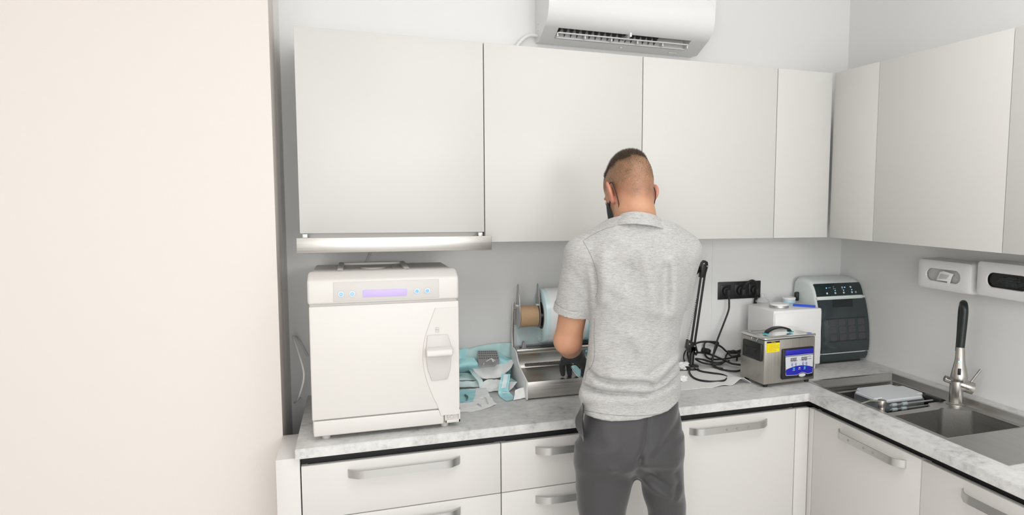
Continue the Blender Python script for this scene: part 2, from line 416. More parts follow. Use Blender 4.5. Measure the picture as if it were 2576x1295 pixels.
DY = -.585      # door plane
def base_unit(x0, x1, label, fronts, side='back', hx=None, mark=None):
    """fronts: list of (z_top, z_bottom, kind)"""
    t = .019
    def bx(a0, a1, d0, d1, z0, z1):   # along-run, depth
        return ((a0, -d1, z0), (a1, -d0, z1)) if side == 'back' else ((-d1, a0, z0), (-d0, a1, z1))
    c = (x0+x1)/2
    loc = (c, -.3, 0) if side == 'back' else (-.3, c, 0)
    r = thing('base_cabinet', label, 'cabinet', loc, group='white base cabinets')
    hole = side == 'right' and x1 > SY0
    g = G()
    # open-topped carcass: two sides, back, bottom
    g.box(*bx(x0+.001, x0+.018, .004, .564, .1, .84)); g.box(*bx(x1-.018, x1-.001, .004, .564, .1, .84))
    g.box(*bx(x0+.001, x1-.001, .004, .02, .1, .84)); g.box(*bx(x0+.001, x1-.001, .004, .564, .1, .118))
    obj('body', g, lowm, r)
    g = G(); g.box(*bx(x0+.001, x1-.001, .5, .52, 0, .1)); obj('plinth', g, lowm, r)
    g = G(); g.box(*bx(x0, x1, .54, .562, .815, .868)); obj('grip_profile', g, black, r)
    for zt, zb, kind in fronts:
        g = G(); g.box(*bx(x0+.0015, x1-.0015, -DY-t, -DY, zb+.0015, zt-.0015), .0012); d = obj(kind, g, lowm, r)
        hz = zt-.038
        if hx and kind in ('drawer', 'door'):
            g = G()
            if side == 'back': handle(g, (hx[0], DY, hz), (hx[1], DY, hz), (0, -.03, 0))
            else: handle(g, (DY, hx[0], hz), (DY, hx[1], hz), (-.03, 0, 0))
            hd = obj('handle', g, hand_m, d)
            if mark:
                for i, f in enumerate(mark):
                    s_ = hx[0]+(hx[1]-hx[0])*f
                    p = Vector((s_, DY-.0324, hz)) if side == 'back' else Vector((DY-.0324, s_, hz))
                    q = p+(Vector((0, -.0012, 0)) if side == 'back' else Vector((-.0012, 0, 0)))
                    obj('rivet', G().cyl(p, q, .0042, n=20), mat('rivet_%s_%d' % (side, i), (.36, .33, .28), .5, .4), hd)
    return r
D3 = [(.842, .672, 'drawer'), (.672, .40, 'drawer'), (.40, .11, 'drawer')]
base_unit(-2.392, -1.793, 'white drawer cabinet under the steriliser', D3, hx=(-2.262, -1.925))
base_unit(-1.793, -1.235, 'white drawer cabinet left of the man, under the pouch sealer', D3, hx=(-1.678, -1.35))
base_unit(-1.235, -.647, 'white base cabinet with a full door, right of the man', [(.842, .11, 'door')], hx=(-1.105, -.777), mark=(.42, .55, .7))
r = thing('corner_filler', 'narrow white filler panels in the inner corner of the base cabinets', 'panel', (-.6, -.6, 0))
g = G(); g.box((-.6455, DY, .11), (DY, DY+.019, .84), .001); obj('panel', g, lowm, r)
g = G(); g.box((DY, -.613, .11), (DY+.019, DY-.0005, .84), .001); obj('panel', g, lowm, r)
g = G(); g.box((-.645, -.562, .815), (-.562, -.54, .868)); g.box((-.562, -.613, .815), (-.54, -.562, .868)); obj('grip_profile', g, black, r)
base_unit(-1.168, -.615, 'white base cabinet with a door under the sink, next to the inner corner', [(.842, .11, 'door')], 'right', hx=(-1.105, -.772), mark=(.74, .5, .36))
base_unit(-1.77, -1.168, 'white base cabinet at the bottom right corner of the photo', [(.842, .11, 'door')], 'right', hx=(-1.66, -1.33))

# ================================================================== AUTOCLAVE
def autoclave():
    x0, x1, yf, yb, z0, z1 = -2.362, -1.918, -.548, -.10, .914, 1.398
    r = thing('autoclave', 'big white tabletop steriliser with a violet display, left on the worktop', 'steriliser', (-2.14, -.32, .9))
    zt = 1.318
    g = G(); g.prism([(yf+.012, z0+.004), (yb, z0+.004), (yb, 1.398), (yf+.05, 1.408), (yf+.012, 1.390)], 0, x0+.004, x1-.004, .006, 3); obj('body', g, warmp, r)
    # head with the control panel: front face leans back a little, chamfered side tops
    g = G(); g.prism([(yf, zt+.002), (yf+.02, zt+.002), (yf+.09, 1.412), (yf+.055, 1.412), (yf+.004, 1.392)], 0, x0, x1, .008, 3); obj('head_cover', g, warmp, r)
    g = G(); g.prism([(yf-.0015, 1.328), (yf+.003, 1.328), (yf+.006, 1.386), (yf+.0015, 1.386)], 0, x0+.072, x1-.062, .0012, 2); cp = obj('control_panel', g, warmd, r)
    def on(px, py): p = aty(px, py, yf-.002); return p.x, p.z
    a = on(914, 748); b = on(1023, 725)
    g = G(); g.box((a[0], yf-.0035, a[1]+.0015), (b[0], yf+.001, b[1]-.0015), .0006); obj('display', g, lcd, cp)
    for i, (px, py) in enumerate(((858, 740), (886, 739), (1049, 732), (1075, 731))):
        x, z = on(px, py); g = G()
        g.lathe([(.0072, 0), (.0085, .0006), (.0085, .001), (.0072, .0013)], 28, Matrix.Translation((x, yf-.0015, z)) @ Matrix.Rotation(pi/2, 4, 'X'))
        bt = obj('button', g, mat('button_ring_%d' % i, (.62, .70, .78), .4), cp)
        g = G(); g.cyl((x, yf-.0028, z), (x, yf-.0034, z), .0055, n=24)
        obj('button_cap', g, btnb, bt)
        if i < 2:
            g = G(); g.box((x-.003, yf-.004, z-.0007), (x+.003, yf-.0034, z+.0007))
            if i: g.box((x-.0007, yf-.004, z-.003), (x+.0007, yf-.0034, z+.003))
            obj('button_symbol', g, white_ink, bt)
    # door: front slab with the moulded S-curve on the right
    g = G(); g.box((x0+.003, yf+.001, .965), (x1-.001, yf+.014, zt-.004), .004, 3); d = obj('door', g, warmp, r)
    S = [on(*p) for p in ((1096, 775), (1082, 812), (1070, 850), (1065, 885), (1066, 918), (1074, 955), (1088, 992), (1102, 1022), (1110, 1045))]
    g = G(); g.tube([(x, yf+.0012, z) for x, z in S], .0022, 8, 6); obj('moulding', g, warmd, d)
    P = [(x, z) for x, z in [tuple(v)[:2] for v in catmull([(a_, b_, 0) for a_, b_ in S], 4)]]
    poly = P + [(x1-.003, S[-1][1]), (x1-.003, S[0][1])]
    g = G(); g.prism([(p[0], p[1]) for p in poly], 1, yf-.002, yf+.004, 0); obj('raised_cover', g, warmp, d)
    # handle: recessed shaped plate + bar
    hp = [on(*p) for p in ((1075, 843), (1126, 840), (1133, 862), (1136, 890), (1133, 925), (1126, 952), (1086, 957), (1076, 930), (1070, 890))]
    g = G(); g.prism(hp, 1, yf-.007, yf+.0, .0025, 2); hd = obj('handle_plate', g, warmd, d)
    a = on(1071, 894); b = on(1136, 872)
    g = G(); g.prism([(yf-.005, a[1]+.002), (yf-.034, a[1]+.000), (yf-.038, a[1]+.006), (yf-.036, b[1]-.002), (yf-.005, b[1]+.006)], 0, a[0], b[0], .004, 3); obj('handle', g, warmp, hd)
    x, z = on(1100, 829)
    g = G()
    for dz in (-.004, .004): g.box((x-.005, yf-.0034, z+dz-.0034), (x+.005, yf-.0024, z+dz-.0026)); g.box((x-.005, yf-.0034, z+dz-.0034), (x-.0044, yf-.0024, z+dz+.0034)); g.box((x+.0044, yf-.0034, z+dz-.0034), (x+.005, yf-.0024, z+dz+.0034)); g.box((x-.005, yf-.0034, z+dz+.0026), (x+.005, yf-.0024, z+dz+.0034))
    obj('lock_symbol', g, warmd, d)
    # lower panel, printer bay
    g = G(); g.box((x0+.006, yf+.001, z0), (x1-.052, yf+.016, .962), .004, 3); obj('lower_panel', g, warmp, r)
    g = G(); g.box((x1-.048, yf+.006, z0+.004), (x1-.002, yf+.016, .962), .002)
    g.box((x1-.0485, yf+.0, z0+.002), (x1-.043, yf+.012, .962), .001); g.box((x1-.0055, yf+.0, z0+.002), (x1, yf+.012, .962), .001)
    g.box((x1-.048, yf+.0, z0+.002), (x1, yf+.012, z0+.012), .001); g.box((x1-.048, yf+.0, .957), (x1, yf+.012, .962), .001); bay = obj('corner_bay', g, warmp, r)
    g = G(); g.box((x1-.042, yf+.003, .932), (x1-.008, yf+.007, .946), .001); g.cyl((x1-.028, yf+.003, .936), (x1-.028, yf-.001, .936), .0035); obj('latch', g, warmd, bay)
    # top tray
    a = atz(842, 697, 1.415); b = atz(1045, 690, 1.415); c_ = atz(1030, 680, 1.415)
    g = G(); X0, X1, Y0, Y1 = a.x, b.x, -.46, -.16; zz = 1.404
    for p, q in (((X0, Y0), (X1, Y0+.018)), ((X0, Y1-.018), (X1, Y1)), ((X0, Y0), (X0+.018, Y1)), ((X1-.018, Y0), (X1, Y1))): g.box((p[0], p[1], zz-.012), (q[0], q[1], zz+.007), .003)
    g.box((X0, Y0, zz-.012), (X1, Y1, zz-.001)); tr = obj('top_tray', g, warmp, r)
    g = G(); g.box((X1-.05, Y0+.04, zz-.002), (X1-.042, Y1-.06, zz+.003)); g.cyl((X0+.11, -.31, zz-.002), (X0+.11, -.31, zz+.004), .04, n=32, bev=.002); obj('cap', g, warmd, tr)
    for x in (x0+.04, x1-.047):
        for y in (yf+.03, yb-.04): obj('foot', G().cyl((x, y, .9002), (x, y, .918), .012, .014, n=20), warmd, r)
autoclave()
single('power_cable', G().tube([(-2.40, -.008, 1.05), (-2.43, -.02, 1.12), (-2.44, -.09, 1.14), (-2.42, -.16, 1.10), (-2.40, -.22, 1.03), (-2.42, -.2, .95), (-2.44, -.12, .91), (-2.43, -.04, .904)], .0035), whitep, 'white cord looping beside the left flank of the steriliser', 'cord')

# ================================================================== AIR CONDITIONER
def aircon():
    x0, x1 = -1.532, -.836
    r = thing('air_conditioner', 'white split air conditioner high on the back wall above the cabinets', 'air conditioner', (-1.18, 0, 2.42))
    prof = [(-.001, 2.262), (-.055, 2.258), (-.165, 2.302), (-.195, 2.325), (-.212, 2.36), (-.218, 2.44), (-.212, 2.52), (-.19, 2.555), (-.12, 2.57), (-.001, 2.57)]
    # outlet slot is a real opening in the sloped underside
    def prism_open(g2):
        n = len(prof); V = [];
        for x in (x0, x1):
            for y, z in prof: V.append((x, y, z))
        F = [tuple(range(n)), tuple(range(2*n-1, n-1, -1))]
        for i in range(n):
            j = (i+1) % n
            if i == 1: continue
            F.append((i, n+i, n+j, j))
        g2.add(V, F)
        a = Vector((0, -.055, 2.258)); b = Vector((0, -.165, 2.302))
        s0, s1 = .23, .86; xs = (x0, x0+.055, x1-.075, x1)
        def p(x, s): q = a.lerp(b, s); return (x, q.y, q.z)
        for (xa, xb, sa, sb) in ((xs[0], xs[3], 0, s0), (xs[0], xs[3], s1, 1), (xs[0], xs[1], s0, s1), (xs[2], xs[3], s0, s1)):
            g2.add([p(xa, sa), p(xb, sa), p(xb, sb), p(xa, sb)], [(0, 1, 2, 3)])
        return p, xs, s0, s1
    g = G(); p, xs, s0, s1 = prism_open(g)
    o = obj('casing', g, acm, r, 40, weld=True)
    # duct inside
    g = G(); q0 = [p(xs[1], s0), p(xs[2], s0), p(xs[2], s1), p(xs[1], s1)]; up = Vector((0, .02, .075))
    q1 = [tuple(Vector(v)+up) for v in q0]; g.add(q0+q1, [(0, 1, 5, 4), (2, 3, 7, 6), (1, 2, 6, 5), (3, 0, 4, 7)])
    obj('outlet_duct', g, whitep, r); g = G(); g.add(q1, [(0, 1, 2, 3)]); obj('filter', g, grille, r)
    L = xs[2]-xs[1]
    for k in range(17):
        x = xs[1]+L*(k+.6)/22
        g = G(); c0 = Vector(p(x, s0))+up*.15; c1 = Vector(p(x, s1))+up*.15; g.add([c0, c1, c1+up*.7, c0+up*.7, c0+Vector((.0016, 0, 0)), c1+Vector((.0016, 0, 0)), c1+up*.7+Vector((.0016, 0, 0)), c0+up*.7+Vector((.0016, 0, 0))], [(0, 1, 2, 3), (4, 5, 6, 7), (0, 1, 5, 4), (3, 2, 6, 7)])
        obj('vane', g, mat('vane', (.13, .13, .135), .5) if k == 0 else MATS['vane'], r)
    for s in (.33, .62):
        g = G(); a = Vector(p(xs[1]+.004, s))+Vector((0, -.002, -.002)); b = Vector(p(xs[2]-.004, s))+Vector((0, -.002, -.002))
        g.box((a.x, a.y-.007, a.z-.0018), (b.x, a.y+.007, a.z+.0018), .001); lv = obj('louver', g, whitep, r)
        if s < .5:
            for k in range(6):
                x = a.x+(b.x-a.x)*k/5; g = G(); e = Vector(p(x, .62)); g.box((x-.002, e.y, a.z-.001), (x+.002, a.y, e.z), 0); obj('link_arm', g, whitep, lv)
    g = G(); g.box((-1.19, -.168, 2.285), (-1.182, -.06, 2.30)); obj('divider', g, whitep, r)
    g = G(); g.tube([(-1.0, -.2165, 2.47), (-.93, -.219, 2.452), (-.875, -.2185, 2.448), (-.852, -.2175, 2.44), (-.845, -.217, 2.42)], .0016, 8, 6); obj('front_groove', g, whitep, r)
    g = G(); q = Vector(p(-1.19, .1)); g.box((q.x-.005, q.y-.003, q.z-.003), (q.x+.005, q.y+.002, q.z+.002)); obj('receiver_dot', g, hand_m, r)
    g = G(); q = Vector(p(-.955, .06)); g.box((q.x-.02, q.y-.003, q.z-.003), (q.x+.02, q.y+.002, q.z+.002)); obj('badge', g, hand_m, r)
    for z in (2.30, 2.325): g = G(); g.box((x0-.0006, -.05, z), (x0+.001, -.04, z+.002)); obj('side_slot', g, seamm, r)
    single('drain_hose', G().tube([(x0+.01, -.03, 2.285), (x0-.03, -.03, 2.285), (x0-.065, -.03, 2.26), (x0-.095, -.03, 2.215), (x0-.10, -.03, 2.182)], .007), whitep, 'white hose from the left side of the air conditioner down behind the cabinets', 'hose')
aircon()

# ================================================================== POUCH SEALER
def sealer():
    X0, X1 = -1.650, -1.20
    r = thing('pouch_sealer', 'stainless steel pouch sealing machine with a roll rack, in front of the man', 'sealing machine', (-1.42, -.2, .9))
    side = [(-.338, .903), (-.338, .972), (-.215, .998), (-.195, 1.008), (-.150, 1.045), (-.110, 1.05), (-.06, 1.048), (-.06, .903)]
    g = G(); g.prism([(y, z) for y, z in side], 0, X0, X0+.005, .001); obj('side_plate', g, whitep, r)
    g = G(); g.prism([(y, z) for y, z in side], 0, X1-.005, X1, .001); obj('side_plate', g, whitep, r)
    g = G(); g.prism([(-.334, .906), (-.334, .968), (-.215, .993), (-.205, .985), (-.205, .906)], 0, X0+.005, X1-.005, .001); obj('tray', g, steel_h, r)
    g = G(); g.prism([(-.205, .99), (-.2, 1.000), (-.148, 1.040), (-.110, 1.046), (-.064, 1.044), (-.064, .906), (-.2, .906)], 0, X0+.005, X1-.005, .001); hh = obj('sealing_head', g, steel_h, r)
    a = -1.625
    g = G(); g.box((a, -.212, .999), (X1-.03, -.200, 1.006)); 
    for k in range(60): x = a+.006+k*.0064; g.add([(x-.002, -.213, 1.006), (x+.002, -.213, 1.006), (x, -.214, 1.0115), (x-.002, -.211, 1.006), (x+.002, -.211, 1.006), (x, -.212, 1.0115)], [(0, 1, 2), (5, 4, 3), (0, 2, 5, 3), (1, 4, 5, 2)])
    obj('serrated_blade', g, mat('blade_steel', (.12, .115, .11), .45, .7), hh)
    g = G(); g.box((X0+.006, -.149, 1.041), (X1-.006, -.112, 1.051), .002); bar = obj('top_bar', g, steel_h, hh)
    g = G(); g.tube([(X0+.02, -.130, 1.056), (X1-.02, -.130, 1.056)], .003, 8, 1); obj('cutting_rail', g, mat('rail_dark', (.10, .10, .10), .35, .8), bar)
    g = G(); g.prism([(-1.633, 1.05), (-1.622, 1.054), (-1.617, 1.078), (-1.611, 1.080), (-1.604, 1.054), (-1.594, 1.05)], 1, -.142, -.122, .001); obj('cutter_knob', g, mat('knob_grey', (.22, .22, .22), .4), bar)
    g = G(); q = aty(1474, 900, -.16); g.box((q.x-.004, -.166, 1.022), (q.x+.004, -.163, 1.034)); obj('sticker', g, btnb, hh)
    for x in (X0+.03, X1-.03):
        for y in (-.31, -.09): obj('foot', G().cyl((x, y, .9003), (x, y, .907), .008, n=16), rubber, r)
    # rack: curved uprights with cradles
    for x in (X0+.004, X1-.012):
        prof = [(-.058, .92), (-.040, 1.03), (-.040, 1.10), (-.050, 1.17), (-.066, 1.225), (-.078, 1.228), (-.066, 1.17), (-.058, 1.10), (-.060, 1.03), (-.075, .92)]
        g = G(); g.prism(prof, 0, x, x+.009, .001); up = obj('rack_upright', g, steel_v, r)
        for z in (1.125, 1.185): obj('screw', G().cyl((x-.0015, -.056 if z < 1.15 else -.066, z), (x+.001, -.056 if z < 1.15 else -.066, z), .003, n=12), hand_m, up)
    g = G(); g.tube([(X0+.01, -.052, 1.135), (X1-.01, -.052, 1.135)], .002, 8, 1); g.tube([(X0+.01, -.066, 1.20), (X1-.01, -.066, 1.20)], .004, 8, 1); obj('rack_rod', g, hand_m, r)
    # backing sheet
    g = G(); g.box((X0+.016, -.040, .92), (X1-.016, -.038, 1.13)); obj('back_sheet', g, mat('pale_acrylic', (.80, .84, .86), .3), r)
    # roll guides (teardrop discs)
    for x in (-1.632, -1.552):
        cz = 1.176; cy = -.115
        pts = [(cy+.048*sin(t), cz-.048*cos(t)) for t in np.linspace(-1.9, 1.9, 25)]
        pts = pts + [(cy+.010, 1.298), (cy, 1.306), (cy-.010, 1.298)]
        g = G(); g.prism(pts, 0, x-.0015, x+.0015, .0004, 1); gd = obj('roll_guide', g, mat('guide_grey%d' % (x < -1.6), (.42, .42, .42), .38, .6), r)
        g = G(); g.cyl((x-.008, cy, cz+.045), (x+.006, cy, cz+.045), .004, n=12); g.box((x-.006, cy-.012, cz+.040), (x-.003, cy+.012, cz+.044)); g.cyl((x-.010, cy-.010, cz+.042), (x+.002, cy-.010, cz+.042), .0025, n=10); obj('clamp', g, chrome, gd)
    g = G(); g.cyl((-1.60, -.115, 1.176), (X1-.01, -.115, 1.176), .012, n=20); obj('axle', g, hand_m, r)
    g = G(); g.cyl((-1.628, -.115, 1.176), (-1.556, -.115, 1.176), .0425, n=48); single('cardboard_core', g, card, 'short brown cardboard tube at the left end of the roll rack', 'tube', loc=(-1.592, -.115, 1.176))
    cx = (-1.546, -1.352)
    r2 = thing('pouch_roll', 'large pale blue and white roll of sterilisation tubing on the rack', 'roll', (-1.45, -.115, 1.176), group='rolls on the pouch sealer rack')
    g = G(); M = Matrix.Translation((cx[0], -.115, 1.176)) @ Matrix.Rotation(pi/2, 4, 'Y')
    Lr = cx[1]-cx[0]; R = .108
    g.lathe([(.050, .012), (.056, .006), (.062, .010), (.070, .003), (.076, .009), (.084, .001), (.090, .006), (.097, .0), (.1, .003), (.104, .001), (R, .004), (R, .022)], 72, M, caps=False); obj('film_edge', g, rollm, r2)
    g = G(); g.lathe([(R-.0003, .020), (R, .022), (R+.0006, Lr*.5), (R, Lr-.022), (R-.0003, Lr-.02)], 72, M, caps=False); obj('paper_winding', g, rollw, r2)
    g = G(); g.lathe([(R, Lr-.022), (R+.001, Lr-.010), (R, Lr), (.05, Lr)], 72, M, caps=False); obj('teal_edge', g, rollt, r2)
    g = G(); g.lathe([(.047, .006), (.052, .004), (.052, Lr), (.047, Lr)], 48, M, caps=False); obj('core', g, mat('core_dark', (.12, .09, .07), .7), r2)
    r3 = thing('pouch_roll', 'second teal-edged roll on the rack, mostly hidden behind the man', 'roll', (-1.29, -.115, 1.176), group='rolls on the pouch sealer rack')
    g = G(); M = Matrix.Translation((-1.345, -.115, 1.172)) @ Matrix.Rotation(pi/2, 4, 'Y'); g.lathe([(.05, 0), (.113, 0), (.115, .01), (.115, .11), (.113, .12), (.05, .12)], 64, M, caps=False); obj('winding', g, filmc if 0 else rollt, r3)
    # film hanging from the roll down to the head
    bm = []; g = G()
    for j, (y, z) in enumerate(((-.02, 1.10), (-.028, 1.08), (-.034, 1.06), (-.045, 1.05), (-.08, 1.051))):
        for x in (-1.585, -1.50, -1.35): bm.append((x, y, z+.0015))
    sheetlike = [(i*3+k, i*3+k+1, (i+1)*3+k+1, (i+1)*3+k) for i in range(4) for k in range(2)]
    pts = []
    for j in range(13):
        t = j/12; z = 1.135-(1.135-1.056)*t; y = -.050-.03*sin(pi*t)*.3-.04*t
        for k in range(9): x = -1.63+.30*k/8; pts.append((x, y+.004*sin(k*1.3+j*.4), z))
    f = [(j*9+k, j*9+k+1, (j+1)*9+k+1, (j+1)*9+k) for j in range(12) for k in range(8)]
    single('film_strip', G().add(pts, f), filmp, 'pale film hanging below the big roll into the sealer', 'film')
sealer()

# ================================================================== LAMP ARM, SOCKETS, CORDS
def lamp():
    b = Vector((-.862, -.105, .9)); top = Vector((-.800, -.085, 1.352)); el = Vector((-.855, -.10, .985))
    r = thing('desk_lamp', 'black folding arm lamp standing behind the man, right of his elbow', 'lamp', b)
    g = G(); g.cyl(b+Vector((0, 0, .0003)), b+Vector((0, 0, .018)), .036, .034, n=32, bev=.003); obj('base', g, darkp, r)
    g = G(); g.cyl(b+Vector((0, 0, .018)), el, .012, n=20); g.box(el-Vector((.014, .012, .018)), el+Vector((.014, .012, .018)), .004); obj('pivot', g, darkp, r)
    for dx in (-.009, .009):
        g = G(); g.tube([el+Vector((dx, 0, .01)), top+Vector((dx, 0, -.03))], .0055, 4, 1); obj('lower_arm', g, darkp, r)
    g = G(); 
    a, c = el+Vector((-.026, 0, .045)), top+Vector((-.024, 0, -.12)); pts = [a.lerp(c, t/160)+Vector((.004*cos(t*.9), .004*sin(t*.9), 0)) for t in range(161)]
    g.tube(pts, .0011, 5, 1); obj('spring', g, hand_m, r)
    g = G(); g.prism([(el.x-.034, el.z+.012), (el.x-.022, el.z-.006), (el.x+.016, el.z-.026), (el.x+.026, el.z-.012), (el.x+.012, el.z+.030), (el.x-.026, el.z+.050)], 1, -.112, -.090, .002); j = obj('joint_plate', g, darkp, r)
    for p in (el+Vector((-.02, -.014, .03)), el+Vector((.006, -.014, .018)), el+Vector((.01, -.014, -.006))): obj('bolt', G().cyl(p, p+Vector((0, .004, 0)), .0035, n=12), hand_m, j)
    g = G(); g.prism([(top.x-.018, top.z-.05), (top.x+.004, top.z-.05), (top.x+.018, top.z+.0), (top.x+.016, top.z+.018), (top.x+.002, top.z+.026), (top.x-.012, top.z+.012)], 1, -.098, -.072, .002); j = obj('elbow_plate', g, darkp, r)
    for p in (top+Vector((.012, -.014, .0)), top+Vector((-.004, -.014, .012))): obj('bolt', G().cyl(p, p+Vector((0, .004, 0)), .003, n=12), hand_m, j)
    g = G()
    for dx in (-.007, .007): g.tube([top+Vector((dx, .012, 0)), Vector((-1.05+dx, -.09, 1.12))], .0055, 4, 1)
    obj('upper_arm', g, darkp, r)
    g = G(); g.lathe([(.012, 0), (.02, .01), (.045, .07), (.044, .072), (.018, .012), (.010, .002)], 32, Matrix.Translation((-1.05, -.09, 1.13)) @ Matrix.Rotation(pi*.9, 4, 'X'), caps=False); obj('lamp_shade', g, darkp, r)
lamp()
def sockets():
    x0, x1, z0, z1 = -.681, -.4565, 1.186, 1.2665
    r = thing('socket_panel', 'black triple wall socket on the splashback', 'socket', ((x0+x1)/2, 0, 1.226))
    g = G(); g.box((x0, -.008, z0), (x1, -.0005, z1), .002); obj('frame', g, darkp, r)
    w = (x1-x0)/3
    for k in range(3):
        c = x0+w*(k+.5)
        g = G(); g.box((c-.027, -.0105, 1.226-.027), (c+.027, -.007, 1.226+.027), .0015); o = obj('socket_plate', g, darkp, r)
        g = G(); g.lathe([(.022, 0), (.0205, .0015), (.019, 0), (.0185, -.006)], 32, Matrix.Translation((c, -.0105, 1.226)) @ Matrix.Rotation(pi/2, 4, 'X'), caps=False); obj('socket_ring', g, rubber, o)
    out = []
    # plug A with a cord going down to the worktop
    cx = x0+w*.5
    def plug(c, cord, label):
        rr = thing('plug_cord', label, 'cord', (c, -.012, 1.226), group='cords in the triple socket')
        g = G(); g.cyl((c, -.0105, 1.226), (c, -.024, 1.226), .0185, .017, n=28, bev=.003); g.box((c-.009, -.048, 1.205), (c+.009, -.020, 1.236), .005, 3); obj('plug', g, rubber, rr)
        g = G(); g.tube(cord, .0042, 10, 8); obj('cord', g, rubber, rr)
    plug(cx, [(cx, -.04, 1.21), (cx, -.044, 1.175), (cx-.003, -.045, 1.14), (-.68, -.06, 1.08), (-.725, -.085, 1.01), (-.75, -.10, .95), (-.765, -.13, .912), (-.74, -.17, .908)], 'black plug in the left socket with its cord hanging to the worktop')
    cx = x0+w*1.5
    plug(cx, [(cx, -.035, 1.235), (cx+.01, -.05, 1.262), (cx+.035, -.055, 1.276), (cx+.06, -.05, 1.262), (cx+.072, -.035, 1.22), (cx+.073, -.02, 1.17), (cx+.070, -.02, 1.10), (cx+.05, -.03, 1.0), (-.58, -.03, .93), (-.60, -.05, .906)], 'black plug in the middle socket, its cord arching over to the right')
    cx = x0+w*2.5
    plug(cx, [(cx, -.04, 1.20), (cx-.002, -.03, 1.15), (cx-.02, -.025, 1.05), (-.52, -.03, .95), (-.53, -.04, .906)], 'black plug in the right socket, cord dropping behind the white cabinet unit')
sockets()
z5 = lambda x, y: (1690+x*.27806, 640+y*.27806)
def zc(x, y, z):
    p = atz(*z5(x, y), z)
    return p if p.y < -.02 else aty(*z5(x, y), -.02)
def coil():
    # long cord lying in loose loops
    P = [(640, 1045, .906), (560, 1055, .906), (440, 1035, .908), (370, 990, .91), (370, 930, .92), (400, 850, .95), (420, 800, .955), (380, 790, .96), (300, 800, .955), (300, 900, .93), (350, 945, .912), (470, 945, .908), (560, 930, .912), (640, 915, .92)]
    single('electric_cable', G().tube([zc(*p) for p in P], .0042, 8, 8), rubber, 'thin black cord curling toward the ultrasonic cleaner, in the middle of the tangle', 'cord', 'tangled black cords')
    P = [(640, 880, .935), (560, 890, .93), (500, 880, .935), (440, 830, .955), (340, 790, .96), (230, 800, .95), (150, 860, .93), (150, 940, .915), (180, 1000, .907), (250, 1050, .906), (350, 1070, .906), (450, 1085, .906), (500, 1110, .906), (470, 1140, .906), (360, 1150, .906), (230, 1130, .906), (165, 1080, .906), (155, 1000, .912), (160, 930, .924), (220, 890, .935), (320, 895, .93), (440, 940, .925), (540, 985, .918), (640, 1000, .912)]
    single('electric_cable', G().tube([zc(*p) for p in P], .0044, 8, 8), rubber, 'long black cord whose big front loop lies on the white towel', 'cord', 'tangled black cords')
    P = [(640, 860, .94), (560, 880, .936), (510, 875, .94), (540, 920, .93), (610, 905, .934), (560, 870, .944), (500, 900, .93), (450, 990, .912), (300, 985, .915), (215, 945, .92), (280, 950, .918), (400, 980, .914), (520, 960, .918)]
    single('electric_cable', G().tube([zc(*p) for p in P], .004, 8, 8), rubber, 'black cord with small loops at the back right of the tangle', 'cord', 'tangled black cords')
    r = thing('plug_cord', 'loose black plug lying on the towel edge beside the man', 'cord', zc(200, 1020, .906))
    g = G(); g.tube([zc(165, 830, .955), zc(120, 880, .935), zc(108, 940, .92), zc(130, 1000, .91), zc(165, 1010, .912)], .003, 8, 8); obj('cord', g, rubber, r)
    a, b = zc(165, 1008, .914), zc(215, 1022, .914); g = G(); g.cyl(a, b, .008, .012, n=16, bev=.003); obj('plug', g, rubber, r)
    g = G(); d = (b-a).normalized(); s = d.cross(Vector((0, 0, 1)))
    for k in (-1, 1): g.cyl(b+s*.005*k, b+s*.005*k+d*.014, .002, n=10)
    obj('prongs', g, chrome, r)
    # folded scissor-like black holder part
    single('power_adapter', G().box((-.012, -.02, -.010), (.012, .02, .010), .004, 3, M=Matrix.Translation(zc(310, 870, .925)) @ Matrix.Rotation(.5, 4, 'Z') @ Matrix.Rotation(.5, 4, 'Y')), rubber, 'small black cord adapter among the loops', 'adapter')
coil()

def sheet(name, rows, m, parent=None, th=.0006, sub=2, crinkle=0, seed=0):
    n = len(rows[0]); g = G(); vs = [Vector(p) for r_ in rows for p in r_]
    g.add(vs, [(i*n+k, i*n+k+1, (i+1)*n+k+1, (i+1)*n+k) for i in range(len(rows)-1) for k in range(n-1)])
    # refine by bicubic resampling
    R = [catmull(r_, sub*3) for r_ in rows]; Cc = [catmull([R[i][k] for i in range(len(R))], sub*3) for k in range(len(R[0]))]
    nr, nc = len(Cc[0]), len(Cc); pts = []
    for i in range(nr):
        for k in range(nc):
            p = Cc[k][i].copy()
            if crinkle: p += noise.noise_vector(p*38+Vector((seed, 0, 0)))*crinkle + noise.noise_vector(p*95+Vector((0, seed, 0)))*crinkle*.4
            pts.append(p)
    g = G()
    top = [(i*nc+k, i*nc+k+1, (i+1)*nc+k+1, (i+1)*nc+k) for i in range(nr-1) for k in range(nc-1)]
    # give it thickness along the mean normal
    nrm = (pts[nc-1]-pts[0]).cross(pts[(nr-1)*nc]-pts[0]).normalized()*th
    N = len(pts); allp = pts+[p-nrm for p in pts]; fs = top+[tuple(i+N for i in reversed(f)) for f in top]
    ring = [k for k in range(nc)]+[i*nc+nc-1 for i in range(1, nr)]+[(nr-1)*nc+k for k in range(nc-2, -1, -1)]+[i*nc for i in range(nr-2, 0, -1)]
    fs += [(ring[i], ring[(i+1) % len(ring)], ring[(i+1) % len(ring)]+N, ring[i]+N) for i in range(len(ring))]
    g.add(allp, fs)
    return obj(name, g, m, parent, angle=60)
